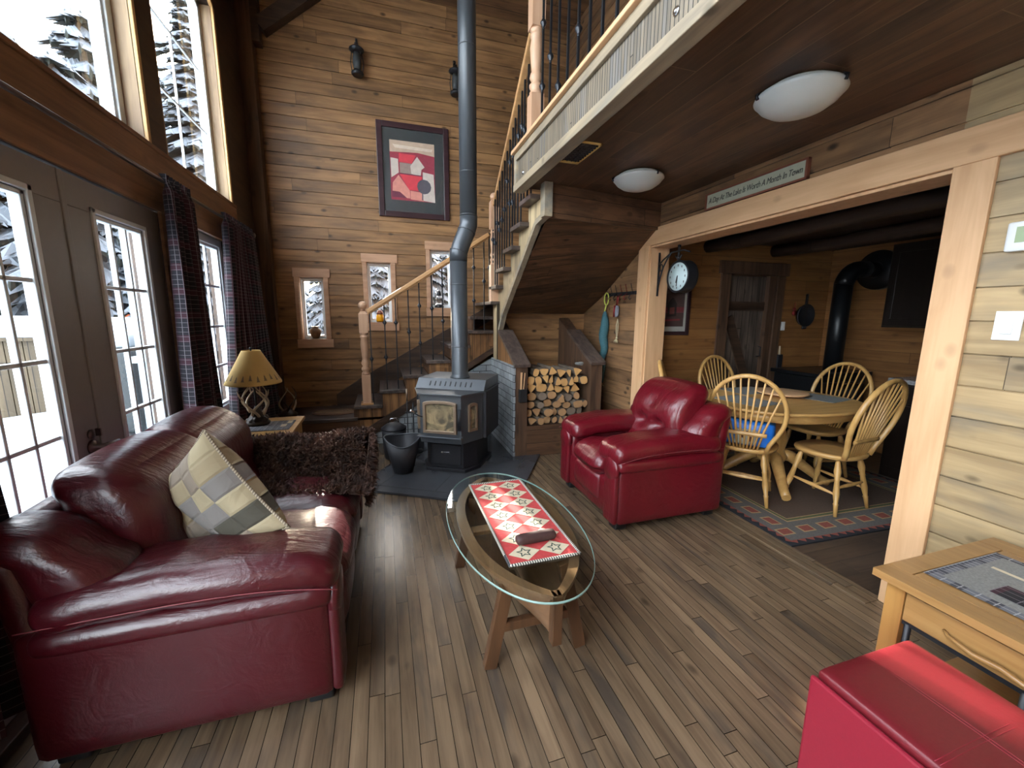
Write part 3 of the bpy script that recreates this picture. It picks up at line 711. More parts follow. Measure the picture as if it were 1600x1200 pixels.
def tree_mesh(seed, H, dense=1.0):
    rn = random.Random(seed); mb = MB(); nl = int(H*6.5*dense)
    for k in range(nl):
        f = (k+rn.random()*.6)/nl; z = .2+f*(H-.3); Rr = (1-f)**.8*H*.25+.06; nb = int(5+15*(1-f)); a0 = rn.random()*6
        for b in range(nb):
            a = a0+2*PI*b/nb+rn.uniform(-.25, .25); L = Rr*rn.uniform(.6, 1.12); dr = L*rn.uniform(.30, .65)+.03
            ca, sa = math.cos(a), math.sin(a); wd = .055+.11*L; prev = None
            P_ = []
            for seg in range(5):
                s_ = seg/4; r_ = .02+L*s_; zz = z-dr*s_**1.4; ww = wd*(math.sin(PI*min(1, s_*.78+.2)))+.008; jz = rn.uniform(-.03, .03); cur = len(mb.v)
                P_.append((r_, zz, ww))
                mb.v += [(ca*r_-sa*ww, sa*r_+ca*ww, zz-ww*.5+jz), (ca*r_, sa*r_, zz+.035+jz), (ca*r_+sa*ww, sa*r_-ca*ww, zz-ww*.5-jz), (ca*r_, sa*r_, zz-.07)]
                if prev is not None:
                    for q in range(4): mb.face((prev+q, prev+(q+1) % 4, cur+(q+1) % 4, cur+q))
                prev = cur
            mb.face((prev, prev+1, prev+2, prev+3))
            for (r_, zz, ww) in P_[1:4]:          # side sprigs
                for sg in (-1, 1):
                    l_ = ww*rn.uniform(1.2, 2.0)+.05; aa = a+sg*rn.uniform(.7, 1.2); ex_, ey_ = math.cos(aa), math.sin(aa); b0 = len(mb.v); h_ = rn.uniform(.03, .06)
                    bx, by = ca*r_, sa*r_
                    mb.v += [(bx-ey_*h_, by+ex_*h_, zz-.03), (bx+ey_*h_, by-ex_*h_, zz-.03), (bx, by, zz+.04), (bx+ex_*l_, by+ey_*l_, zz-l_*.55)]
                    for q in ((0, 1, 2), (1, 3, 2), (3, 0, 2), (0, 3, 1)): mb.face([b0+i for i in q])
    return mb
tmesh = []
for sd_, H in ((1, 6.0), (2, 4.0), (3, 9.0)):
    root = thing('snowy_conifer', 'x', 'tree', (0, 0, -.7), 0)
    tree_mesh(sd_, H).build('foliage', 'conifer', root)
    MB().cyl((0, 0, 0), (0, 0, H*.95), .10, .02, 8).build('trunk', 'bark', root)
    tmesh.append(root)
deck_lab = 'snow laden conifer among the woods seen beyond the deck railing through the door panes'
up_lab = 'tall snow laden conifer seen against the bright sky through the upper windows'
far_lab = 'low snow laden conifer seen through the narrow far wall windows'
spots = [(2, -3.15, 9.6, .88, up_lab), (2, -4.5, 11.6, .82, up_lab), (2, -6.5, 13.5, .95, up_lab)]
for x, y, s_ in ((-3.5, 8.2, 1.35), (-4.3, 8.0, 1.5), (-5.1, 8.4, 1.6), (-5.9, 7.9, 1.55), (-6.8, 7.6, 1.6), (-7.8, 7.4, 1.6), (-4.8, 9.8, 1.9), (-6.4, 9.4, 1.9), (-8.2, 9.0, 2.0), (-9.6, 7.4, 1.9), (-9.4, 5.4, 1.6), (-10.5, 3.2, 1.7), (-9.4, 2.0, 1.5), (-11, .5, 1.8), (-2.75, 7.9, 1.0), (-3.2, 7.3, .8), (-3.9, 7.2, .85)): spots.append((1, x, y, s_, deck_lab))
for q in range(10):
    x = -2.2+q*.52; spots.append((1, x, 8.9+.25*(q % 2), .80 if x < -.9 else .90+.02*q, far_lab))
for q in range(6):
    x = -1.9+q*.85; spots.append((1, x, 10.3+.3*(q % 2), .85 if x < -.9 else .98, far_lab))
used = set()
for i, (k, x, y, s_, lb) in enumerate(spots):
    o = tmesh[k] if k not in used else copy_tree(tmesh[k]); used.add(k)
    o.location = (x, y, -.7); o.rotation_euler = (0, 0, i*1.3); o.scale = (s_, s_, s_); o['label'] = lb
    o['group'] = {deck_lab: 'conifers beyond the deck', up_lab: 'tall conifers against the sky', far_lab: 'conifers behind the far wall'}[lb]
if 0 not in used:
    for ch in list(tmesh[0].children): bpy.data.objects.remove(ch)
    bpy.data.objects.remove(tmesh[0])

# ================================================================== LEATHER SEATING (local +X is the front)
def leather_seat(name, label, cat, W, ncush, loc, rz, mat, tuft, zb=.93):
    t = thing(name, label, cat, loc, rz); hw = W/2
    def base_fn(p): return (p.x, p.y, p.z)
    mb = MB().soft((0, 0, .19), (.43, hw-.035, .135), .03, 6)
    for s in (-1, 1): mb.soft((-.01, s*(hw-.10), .27), (.435, .085, .225), .035, 8)
    mb.soft((-.405, 0, .43), (.05, hw-.04, .375), .045, 8, (0, 0, 0), lambda p: (p.x-.12*max(0, (p.z+.1)), p.y, p.z+.02*(1-(p.y/hw)**2)))
    mb.build('frame', mat, t)
    for s in (-1, 1):
        def arm(p, s=s):
            x, y, z = p; f = max(0, (x-.12)/.33)
            y += s*.012*math.sin(x*14)*.4; z += .012*math.cos(x*4.2)-.030*f*f+.004*math.sin(x*31+y*20)
            y -= s*.10*max(0, -z)*1.0
            return (x, y, z)
        MB().soft((.035, s*(hw-.135), .555), (.425, .150, .068), .064, 14, (0, 0, .012), arm).build('armrest', mat, t)
        MB().soft((.02, s*(hw-.085), .462), (.42, .092, .045), .04, 10, (0, 0, 0)).build('arm_roll', mat, t)
        a = MB().soft((.435, s*(hw-.095), .27), (.022, .072, .215), .02, 8)
        a.lathe((.425, s*(hw-.095), .44), [(0, 0), (.085, 0), (.085, .022), (.075, .034), (0, .036)], 24, axis='x')
        a.build('arm_front', mat, t)
        # side wing behind the arm
        MB().soft((-.30, s*(hw-.135), .645), (.125, .115, .185), .09, 10, (.02, 0, 0), lambda p: (p.x-.30*p.z-.05*(p.z > .1), p.y, p.z-.25*max(0, p.x+.02))).build('back_wing', mat, t)
        # stitching line on the arm
        pts = [(.46-.02*0-.86*k/14, s*(hw+.0145), .535+.010*math.cos((.46-.86*k/14)*4.2)-.03*max(0, (.34-.86*k/14)/.33)**2) for k in range(15)]
        MB().tube(pts, .0018, 5).build('stitching', 'rope_seam', t)
    iw = W-.50; wc = iw/ncush
    for k in range(ncush):
        yc = -iw/2+wc*(k+.5)
        def seat(p, k=k):
            x, y, z = p
            z += .010*math.sin(9*x+5*y+k)+(.012*(x > .2)); return (x, y, z-.05*max(0, x-.28)/.12*(z > 0)*.5)
        MB().soft((.06, yc, .385), (.405, wc/2+.004, .085), .075, 14, (.01, 0, .035), seat).build('seat_cushion', mat, t)
        MB().soft((.40, yc, .225), (.05, wc/2-.01, .105), .045, 8, (.015, 0, 0)).build('front_panel', mat, t)
        def back(p, yc=yc):
            x, y, z = p; hz = (z+.27)/.54
            xx = x-.34*z-.07*max(0, z-.14)*3*.6
            if tuft:
                for ty, tz in ((-.10, -.03), (.10, -.03), (0, .12)):
                    d = math.hypot(y-ty, (z-tz)*1.3); xx -= (.070 if tz < .1 else .03)*math.exp(-(d/.06)**2)*(x > 0)
                if x > 0: xx += .035*math.exp(-((z-.10)/.12)**2)-.02*math.exp(-((z+.05)/.04)**2)
            else:
                if x > 0: xx += .03*math.exp(-((z-.16)/.10)**2)-.018*math.exp(-((z+.02)/.05)**2)
            return (xx, y, z)
        MB().soft((-.235, yc, zb-.285), (.115, wc/2+(.085 if tuft else .055), .275), .085, 30 if tuft else 18, (.03, 0, .02), back).build('back_cushion', mat, t)
    for sx in (-.37, .37):
        for sy in (-1, 1): MB().soft((sx, sy*(hw-.10), .032), (.045, .045, .032), .01, 4).build('foot', 'black_plastic', t)
    return t
sofa = leather_seat('sofa', 'dark red leather two seat sofa under the french doors', 'sofa', 1.53, 2, (-.655, 2.185, 0), 0, 'leather', False, .93)
chair_ = leather_seat('armchair', 'bright red leather armchair in front of the wood box', 'armchair', .92, 1, (1.865, 2.66, 0), PI, 'leather_bright', True, .95)

# cushion leaning on the sofa back
t = thing('throw_pillow', 'beige and olive patchwork cushion with twisted cord edge on the red sofa', 'cushion', (-.60, 1.93, .63))
def pil(sgn):
    def f(u, v):
        a, b = u*2-1, v*2-1
        e = (1-abs(a)**3.0)*(1-abs(b)**3.0); th = .105*max(0, e)**.5
        pin = 1-.09*(abs(a)**2)*(1-abs(b))*2*.5-.09*0
        x = a*.235*(1-.10*(1-b*b)); y = b*.235*(1-.10*(1-a*a))
        w_ = .012*math.sin(9*a+3*b)*e
        return (x, y, sgn*(th+w_))
    return f
PM = Matrix.Translation((-.655, 1.79, .705)) @ Euler((-1.331, 3.749, 2.413), 'XYZ').to_matrix().to_4x4()
def pw(fn):
    def g(u, v):
        p = PM @ Vector(fn(u, v))
        if p.z < .50: p.z = .50-(.50-p.z)*.12; p.x += .0; p.y += 0
        return p
    return g
mb = MB().sheet(pw(pil(1)), 26, 26, ul=1, vl=1).sheet(pw(pil(-1)), 26, 26, ul=1, vl=1)
mb.build('cover', 'patch', t, True)
edge = []
for k in range(96):
    q = k/24; i = int(q); f = q-i; a, b = ((-1+2*f, -1), (1, -1+2*f), (1-2*f, 1), (-1, 1-2*f))[i]
    e_ = Vector((a*.235*(1-.10*(1-b*b)), b*.235*(1-.10*(1-a*a)), 0)); p = PM @ e_
    if p.z < .50: p.z = .50-(.50-p.z)*.12
    edge.append(p)
MB().tube(edge, .0055, 8, True).build('cord_piping', 'twist_beige', t, True)

# fur throw on the far arm
rn = random.Random(5)
prof = [(2.97, .42), (2.985, .53), (2.965, .615), (2.89, .655), (2.78, .66), (2.69, .64), (2.63, .59), (2.575, .53), (2.52, .487), (2.42, .485), (2.33, .485)]
def pr(v):
    k = v*(len(prof)-1); i = min(int(k), len(prof)-2); f = k-i
    return tuple(prof[i][j]*(1-f)+prof[i+1][j]*f for j in (0, 1))
def thr(u, v):
    y, z = pr(v); x = -1.0+.87*u
    z += .012*math.sin(7*x+5*y)+.01*math.sin(17*x)
    y += .012*math.sin(11*x+2*z)-.05*(u)*(v > .6)*(v-.6)
    if v > .75: y -= .16*u*(v-.75)*1.5
    return (x+(.03*math.sin(v*9) if u > .9 else 0), y, z)
t = thing('fur_throw', 'shaggy brown fur throw draped over the far arm of the sofa', 'throw blanket', (-.57, 2.75, .6))
mb = MB().sheet(thr, 40, 40); 
mb2 = MB()
def thr2(u, v): # front hanging end
    y = 2.45+.52*v; zt_ = .485+.17*min(1, max(0, v)/.42)-.06*max(0, v-.75)*2; return (-.150+.03*math.sin(PI*v)-.008*math.sin(20*u), y, zt_-(.16+.05*math.sin(5*v))*u)
mb.sheet(thr2, 14, 18)
mb.build('hide', 'fur', t, True)
def tuft_pt(fn, nrm_c):
    u, v = rn.random(), rn.random(); p = Vector(fn(u, v)); e = .01
    a = Vector(fn(min(1, u+e), v))-p; b = Vector(fn(u, min(1, v+e)))-p; n = a.cross(b)
    if n.length < 1e-9: n = Vector((0, 0, 1))
    n.normalize()
    if n.dot(p-Vector(nrm_c)) < 0: n = -n
    return p, n
for k in range(20000):
    p, n = tuft_pt(thr if k % 5 else thr2, (-.57, 2.79, .40))
    d = (n+Vector((rn.uniform(-.7, .7), rn.uniform(-.7, .7), rn.uniform(-.9, .2)))).normalized()
    L = rn.uniform(.028, .055); w_ = rn.uniform(.0028, .0052); s_ = d.cross(Vector((rn.random()-.5, rn.random()-.5, rn.random()-.5))).normalized()*w_
    b = len(mb2.v); bend = Vector((rn.uniform(-.4, .4), rn.uniform(-.4, .4), -.5))*L*.5
    mb2.v += [tuple(p-s_), tuple(p+s_), tuple(p+d*L*.55+s_*.8), tuple(p+d*L*.55-s_*.8), tuple(p+d*L+bend*.6)]
    mb2.face((b, b+1, b+2, b+3)); mb2.face((b+3, b+2, b+4))
o = mb2.build('tufts', 'fur', t, True); o['kind'] = 'stuff'

# ================================================================== COFFEE TABLE (boat)
t = thing('coffee_table', 'boat shaped wooden coffee table with an oval glass top', 'coffee table', (.565, 1.80, 0))
def ov(a, e=2.35): 
    c, s = math.cos(a), math.sin(a)
    return (math.copysign(abs(c)**(2/e), c), math.copysign(abs(s)**(2/e), s))
n = 96; mb = MB(); GT = .452
rings = [(.309, .618, GT-.009), (.312, .622, GT-.007), (.312, .622, GT-.002), (.309, .618, GT)]
for i, (a, b, z) in enumerate(rings):
    for k in range(n):
        c, s = ov(2*PI*k/n, 2.0 if 0 else 2.05); mb.v.append((a*c, b*s, z))
for i in range(3):
    for k in range(n): k2 = (k+1) % n; mb.face((i*n+k, i*n+k2, (i+1)*n+k2, (i+1)*n+k), 1, True)
mb.face(list(range(n))[::-1], 0); mb.face([3*n+k for k in range(n)], 0)
mb.build('glass_top', ['glass_table', 'glass_edge'], t)
def beam(s_): return .245*(1-abs(s_)**2.5)**.85
def hull(side, th):
    def f(u, v):
        s_ = -1+2*u; b = max(0.004, beam(s_)-th); y = s_*.56
        zk = .235; zt = .436
        x = b*(1-(1-v)**1.7)*1.0 if True else 0
        x = b*math.sin(PI/2*v)**.8 if v > 0 else 0
        return (side*x, y, zk+(zt-zk)*v)
    return f
mb = MB()
for sd in (-1, 1): mb.sheet(hull(sd, 0), 40, 12); mb.sheet(hull(sd, .014), 40, 12)
mb.build('hull', 'boatwood', t)
mb = MB()
for sd in (-1, 1):
    b0 = len(mb.v); N = 40
    for i in range(N+1):
        s_ = -1+2*i/N; b = beam(s_)
        for x, z in ((b+.014, .424), (b+.014, .441), (max(0, b-.034), .441), (max(0, b-.034), .424)): mb.v.append((sd*x, s_*.575, z))
    for i in range(N):
        for q in range(4): q2 = (q+1) % 4; mb.face((b0+i*4+q, b0+i*4+q2, b0+(i+1)*4+q2, b0+(i+1)*4+q))
mb.build('gunwale', 'boatwood', t)
for s_ in (-1, 1):
    MB().box(-.02, s_*.56-.02, .235, .02, s_*.56+.02, .441).build('stem_post', 'boatleg', t, bevel=.004)
    MB().box(-.17, s_*.36-.016, .16, .17, s_*.36+.016, .20).build('stretcher', 'boatleg', t, bevel=.003)
    for sx in (-1, 1):
        MB().bar((sx*.205, s_*.36, 0), (sx*.12, s_*.36, .42), .055, .035, (0, 1, 0)).build('leg', 'boatleg', t, bevel=.003)
MB().box(-.20, -.03, .405, .20, .03, .425).build('thwart', 'boatwood', t, bevel=.003)
# quilted runner
rz = GT+.0015
t = thing('table_runner', 'red and cream quilted runner with stars on the glass coffee table', 'table runner', (.60, 1.84, GT))
X0, X1, Y0, Y1 = .442, .752, 1.425, 2.245
mb = MB().box(X0, Y0, GT+.0003, X1, Y1, rz+.003)
cw = (X1-X0-.03)/2; rh = (Y1-Y0-.03)/7
zz = rz+.0045
for i in range(2):
    for j in range(7):
        cx, cy = X0+.015+cw*(i+.5), Y0+.015+rh*(j+.5)
        b = len(mb.v); mb.v += [(cx-cw*.5, cy, zz), (cx, cy-rh*.5, zz), (cx+cw*.5, cy, zz), (cx, cy+rh*.5, zz)]; mb.face((b, b+1, b+2, b+3), 1)
        for q in range(5):   # green star outline
            a = PI/2+q*2*PI/5; b = len(mb.v)
            for (rr, da) in ((.036, 0), (.018, PI/5), (.011, PI/5), (.026, 0)): mb.v.append((cx+rr*math.cos(a+da), cy+rr*math.sin(a+da), zz+.0008))
            mb.face((b, b+1, b+2, b+3), 2); b = len(mb.v)
            for (rr, da) in ((.036, 0), (.018, -PI/5), (.011, -PI/5), (.026, 0)): mb.v.append((cx+rr*math.cos(a+da), cy+rr*math.sin(a+da), zz+.0008))
            mb.face((b+3, b+2, b+1, b), 2)
mb.build('quilt', ['red_fabric', 'beige_fabric', 'green_fabric'], t, True)
ed = []
for a, b in (((X0, Y0), (X1, Y0)), ((X1, Y0), (X1, Y1)), ((X1, Y1), (X0, Y1)), ((X0, Y1), (X0, Y0))):
    for k in range(12): f = k/12; ed.append((a[0]*(1-f)+b[0]*f, a[1]*(1-f)+b[1]*f, rz+.003))
MB().tube(ed, .0065, 8, True).build('cord_border', 'twist', t, True)
o = MB().soft((.605, 1.565, GT+.027), (.095, .026, .019), .017, 8, (0, 0, .004), lambda p: (p.x, p.y+.05*p.x, p.z)).build('glasses_case', 'roll', origin=(.605, 1.565, GT+.006))
tag(o, 'dark brown rolled case lying on the quilted table runner', 'case')

# ================================================================== SIDE TABLE, LAMP
def corner_table(name, label, x0, x1, y0, y1, zt, front, mat='oak_y'):
    t = thing(name, label, 'table', ((x0+x1)/2, (y0+y1)/2, 0)); th = .028
    MB().box(x0, y0, zt-th, x1, y1, zt).build('tabletop', mat, t, True, bevel=.004)
    i = .03; L = .058
    MB().box(x0+i, y0+i, zt-th-.11, x1-i, y1-i, zt-th).build('apron', mat, t, True)
    for lx in (x0+i-.004, x1-i-L+.004):
        for ly in (y0+i-.004, y1-i-L+.004): MB().box(lx, ly, 0, lx+L, ly+L, zt-th).build('leg', 'oak_z', t, True, bevel=.004)
    return t
corner_table('side_table', 'oak side table with the antler lamp at the far end of the sofa', -1.235, -.71, 3.36, 3.93, .55, 'x', 'oak')
t = thing('placemat', 'small quilted patchwork mat under the antler lamp', 'placemat', (-.92, 3.62, .55))
MB().soft((-.92, 3.62, .5535), (.17, .15, .003), .003, 6).build('cloth', 'plaid_grey', t, True)
MB().box(-.80, 3.66, .557, -.765, 3.74, .5585).box(-.83, 3.56, .557, -.79, 3.63, .5585).build('patches', 'beige_fabric', t, True)
lx, ly = -1.02, 3.70
t = thing('table_lamp', 'antler table lamp with a tan shade printed with little trees', 'lamp', (lx, ly, .557))
mb = MB().lathe((lx, ly, .557), [(.085, 0), (.092, .012), (.078, .03), (.066, .05), (.05, .075), (.03, .11), (.012, .15)], 18)
for k in range(14):
    a = k*2.4; mb.ball((lx+.06*math.cos(a), ly+.06*math.sin(a), .575+.015*(k % 3)), .024, 8)
mb.build('base', 'antler_dark', t, True)
MB().cyl((lx, ly, .60), (lx, ly, .93), .008, n=10).build('stem', 'iron', t, True)
for (a0, sp, z0, z1, sw) in ((0, 2.6, .63, .90, 1), (2.1, 2.4, .62, .88, 1), (4.2, 2.6, .64, .87, 1), (1.0, -2.4, .63, .89, 1), (3.4, -2.2, .66, .90, 1), (5.3, -2.5, .62, .86, 1)):
    pts = []; rr = []
    for k in range(13):
        f = k/12; a = a0+sp*f; r_ = .035+.058*math.sin(PI*(f*.85+.05)); pts.append((lx+r_*math.cos(a), ly+r_*math.sin(a), z0+(z1-z0)*f)); rr.append(.0115*(1-f*.72))
    mb = MB().tube(pts, rr, 8)
    p = Vector(pts[7]); d = (p-Vector((lx, ly, p.z))).normalized()
    mb.tube([p, p+d*.02+Vector((0, 0, .03)), p+d*.028+Vector((0, 0, .065))], [.007, .005, .0015], 7)
    mb.build('antler', 'antler', t, True)
mb_ = MB().lathe((lx, ly, 0), [(.197, .895), (.200, .895), (.200, .903), (.068, 1.152), (.066, 1.158), (.064, 1.152), (.196, .903)], 40); shade_o = mb_.build('lamp_shade', 'shade', t, True)
for k in range(22):
    a = k*2*PI/22; mb = MB(); z0 = .925+.006*(k % 3)
    def P(da, z, inn=0):
        r_ = .2008-inn-(z-.903)*.532; return (lx+r_*math.cos(a+da/r_), ly+r_*math.sin(a+da/r_), z)
    ol = [(-.013, 0), (.013, 0), (.006, .013), (.010, .013), (.004, .026), (.007, .026), (0, .046), (-.007, .026), (-.004, .026), (-.010, .013), (-.006, .013)]
    mb.v = [P(q, z0+h) for q, h in ol]; mb.face(list(range(len(ol)))); mb.build('tree_motif', 'shade_dark', shade_o, True)

MB().cyl((lx, ly, 1.15), (lx, ly, 1.165), .005).ball((lx, ly, 1.172), .012).build('finial', 'iron', t, True)
mb = MB(); mb.lathe((-1.06, 4.95, .322), [(.09, 0), (.10, .02), (.07, .05), (.03, .07), (0, .08)], 14)
t = thing('antler_sculpture', 'dim antler sculpture standing in the far corner of the stair landing', 'sculpture', (-1.06, 4.95, .322))
mb.build('base', 'antler_dark', t, True)
for a0 in range(4):
    pts = [(-1.06+(.05+.05*math.sin(3*f))*math.cos(a0*1.6+2*f), 4.95+(.05+.05*math.sin(3*f))*math.sin(a0*1.6+2*f), .39+.26*f) for f in [k/8 for k in range(9)]]
    MB().tube(pts, [.012-.009*k/8 for k in range(9)], 7).build('antler', 'antler_dark' if a0 % 2 else 'antler', t, True)

# ================================================================== STAIRCASE
t = thing('staircase', 'dark wooden staircase turning up to the loft beside the far wall', 'staircase', (.5, 5.0, 0))
YS = 4.68
MB().box(XL+.001, YS, .285, .0, YF, .32).build('landing', 'tread', t, True, bevel=.004)
MB().box(XL+.001, YS+.02, 0, -.02, YF-.01, .285).build('landing_base', 'darkboards', t, True)
MB().box(-.36, YS+.02, .32, -.02, YF-.01, .42).build('riser', 'darkboards', t, True)
TX = [-.343, -.07, .188, .447, .70, .93]
TZ = [.455, .615, .775, .935, 1.105, 1.27]
for k, (x, z) in enumerate(zip(TX, TZ)):
    x1 = (TX[k+1]+.015) if k < 5 else 1.26
    MB().box(x-.01, YS-.03, z-.035, x1, YF-.015, z).build('tread', 'tread_y', t, True, bevel=.004)
    MB().box(x+.02, YS+.03, z-.16, x+.04, YF-.02, z-.035).build('riser', 'darkboards', t, True)
    # skirt of upright boards under each tread end down to the sloping rail
    xa, xb = x+.02, min(x1+.0, 1.22)
    def zl(xx): return .30+.629*(xx+.005)
    za, zb_ = max(0.0, zl(xa)-.0), max(0, zl(xb))
    MB().prism([(xa, za), (xb, zb_), (xb, z-.035), (xa, z-.035)], 1, YS, YS+.025).build('skirt_board', 'vboards', t, True)
MB().prism([(-.44, .0), (-.34, .0), (1.22, 1.01), (1.22, 1.075), (-.34, .13), (-.44, .07)], 1, YS-.02, YS).build('skirt_rail', 'darkwood', t, True)
MB().prism([(-.60, .32), (-.36, .32), (1.40, 1.40), (1.40, 1.60), (-.30, .66), (-.60, .46)], 1, YF-.022, YF).build('wall_stringer', 'darkwood', t, True)
# winder treads
MB().prism([(1.12, 1.26), (1.12, 1.26)], 1, 0, 0) if 0 else None
MB().box(.98, YS+.15, 1.395, 1.62, YF-.02, 1.43).build('tread', 'tread_y', t, True, bevel=.004)
MB().box(1.0, YS+.17, 1.27, 1.02, YF-.03, 1.395).build('riser', 'darkboards', t, True)
MB().box(1.13, 4.44, 1.565, 1.26, YF-.02, 1.60).box(1.26, 4.62, 1.565, XR-.01, YF-.02, 1.60).build('tread', 'tread', t, True, bevel=.004)
MB().box(1.25, 4.78, 1.42, 2.4, 4.80, 1.565).build('riser', 'darkboards', t, True)
for k, (yf, yn, z) in enumerate(((4.56, 4.30, 1.765), (4.29, 4.02, 1.925), (4.02, 3.74, 2.085), (3.77, 3.50, 2.245), (3.51, 3.24, 2.405))):
    yq = yn if k < 4 else 3.36
    MB().box(1.15, yn, z-.038, 1.262, yf+.02, z).box(1.262, yq, z-.038, XR-.01, yf+.02, z).build('tread', 'tread', t, True, bevel=.004)
    MB().box(1.26, yf-.02, z-.16, XR-.01, yf, z-.038).build('riser', 'darkboards', t, True)
pl = [(4.45, 1.27), (4.28, 1.48), (3.29, 2.205), (3.12, 2.225), (3.12, 2.45), (3.24, 2.45), (3.24, 2.37), (3.52, 2.37), (3.52, 2.21), (3.78, 2.21), (3.78, 2.05), (4.03, 2.05), (4.03, 1.89), (4.30, 1.89), (4.30, 1.73), (4.57, 1.73), (4.57, 1.27)]
MB().prism(pl, 0, 1.235, 1.265).build('stringer', 'stringer', t, True)
mb = MB()
for a, b in (((4.50, 1.20), (4.28, 1.47)), ((4.28, 1.47), (3.29, 2.20)), ((3.29, 2.20), (3.10, 2.225))):
    mb.bar((1.24, a[0], a[1]), (1.24, b[0], b[1]), .05, .045)
mb.build('stringer_moulding', 'fascia_h', t, True)
MB().box(1.20, 4.44, .95, 1.26, 4.58, 1.58).build('corner_post', 'stringer', t, True, bevel=.004)
MB().box(1.20, 3.06, 2.20, 1.27, 3.14, 2.45).build('corner_post', 'fascia_h', t, True, bevel=.004)
mb = MB(); La = [(3.12, 2.215), (4.28, 1.475), (4.75, 1.47)]; Ra = [(3.32, 2.225), (4.30, 1.66), (4.75, 1.47)]
b = 0
for (yl, zl_), (yr, zr) in zip(La, Ra): mb.v += [(1.262, yl, zl_), (XR, yr, zr), (1.262, yl, zl_+.02), (XR, yr, zr+.02)]
for k in range(2):
    q = k*4; mb.face((q, q+1, q+5, q+4)); mb.face((q+2, q+6, q+7, q+3))
mb.face((0, 2, 3, 1)); mb.face((8, 9, 11, 10))
mb.build('soffit', 'soffit', t, True)
mb = MB(); mb.v += [(1.262, 3.10, 2.20), (XR, 3.30, 2.22), (XR, 3.30, 2.45), (1.262, 3.10, 2.45), (1.262, 3.12, 2.20), (XR, 3.32, 2.22), (XR, 3.32, 2.45), (1.262, 3.12, 2.45)]
for q in ((0, 1, 2, 3), (7, 6, 5, 4), (0, 4, 5, 1), (3, 2, 6, 7), (0, 3, 7, 4), (1, 5, 6, 2)): mb.face(q)
mb.build('end_panel', 'darkboards', t, True)
mb = MB(); board_wall(mb, 1, 4.72, 4.76, 1.27, XR, 0, 1.47, (), .128, 0, .007)
mb.build('alcove_wall', 'siding', t, True)

def turned(x, y, z0, sq, turn, blk, tip, h=.09, n=20):
    """newel: square foot to sq, turned to turn, square block to blk, ball on top"""
    mb = MB().box(x-h/2, y-h/2, z0, x+h/2, y+h/2, sq)
    L = turn-sq; r = h/2
    pr_ = [(r*.95, 0), (r*.95, .02), (r*.7, .035), (r*.98, .06), (r*.98, .08), (r*.62, .10), (r*.98, .135), (r*.85, .16), (r*.68, .18)]
    pr_ = [(a, b*L/.5) for a, b in pr_]
    pr_ += [(r*.72, L*.42), (r*.88, L*.58), (r*.95, L*.72), (r*.78, L*.86), (r*.95, L*.89), (r*.95, L*.92), (r*.75, L*.94), (r*.95, L*.97), (r*.95, L)]
    mb.lathe((x, y, sq), pr_, n)
    mb.box(x-h/2, y-h/2, turn, x+h/2, y+h/2, blk)
    b = len(mb.v); k = h*.28
    mb.v += [(x-h/2, y-h/2, blk), (x+h/2, y-h/2, blk), (x+h/2, y+h/2, blk), (x-h/2, y+h/2, blk), (x-k, y-k, blk+.03), (x+k, y-k, blk+.03), (x+k, y+k, blk+.03), (x-k, y+k, blk+.03)]
    for q in ((0, 1, 5, 4), (1, 2, 6, 5), (2, 3, 7, 6), (3, 0, 4, 7), (4, 5, 6, 7)): mb.face([b+i for i in q])
    mb.lathe((x, y, blk+.03), [(k, 0), (k*.9, .012), (k*1.2, .018)], 16)
    mb.ball((x, y, tip-.045), .045, 16)
    return mb
def baluster(x, y, z0, z1, knots_, mb=None):
    mb = mb or MB(); mb.box(x-.0065, y-.0065, z0, x+.0065, y+.0065, z1)
    for k in knots_:
        z = z0+(z1-z0)*k
        mb.lathe((x, y, z), [(.006, -.04), (.010, -.036), (.0065, -.028), (.022, -.004), (.022, .004), (.0065, .028), (.010, .036), (.006, .04)], 8)
    return mb
t = thing('stair_railing', 'turned newel posts with black iron balusters rising along the stairs', 'railing', (.5, 4.72, .455))
turned(-.215, 4.74, .475, .79, 1.25, 1.45, 1.585).build('newel_post', 'newel', t, True)
MB().box(-.28, 4.675, .455, -.15, 4.805, .48).build('newel_foot', 'rail', t, True, bevel=.004)
turned(1.195, 4.54, 1.60, 2.00, 2.38, 2.66, 2.755).build('newel_post', 'newel', t, True)
def hr(x): return 1.475+(2.335-1.475)*(x+.17)/(1.15+.17)
MB().bar((-.17, 4.74, hr(-.17)), (1.155, 4.62, hr(1.15)), .055, .045).bar((-.17, 4.74, hr(-.17)-.03), (1.155, 4.62, hr(1.15)-.03), .03, .02).build('handrail', 'rail', t, True, bevel=.008)
pat = [(.50,), (.38, .78), (.72,), (.5,), (.34, .74), (.6,), (.42, .8), (.66,), (.45,), (.36, .75), (.55,), (.7,)]
i = 0
for k, (x, z) in enumerate(zip(TX, TZ)):
    for dx in (.075, .195):
        xx = x+dx
        if k == 0 and dx > .1 and False: continue
        if k == 0 and dx < .1: continue
        if xx > 1.13: continue
        yy = 4.73-(.11*(xx+.17)/1.32)*0
        baluster(xx, yy, z, hr(xx)-.02, pat[i % 12]).build('baluster', 'baluster', t, True); i += 1
def hr2(y): return 2.62+(3.62-2.62)*(4.50-y)/(4.50-3.12)
MB().bar((1.195, 4.50, hr2(4.50)), (1.15, 3.14, hr2(3.14)), .055, .045).build('handrail', 'rail', t, True, bevel=.008)
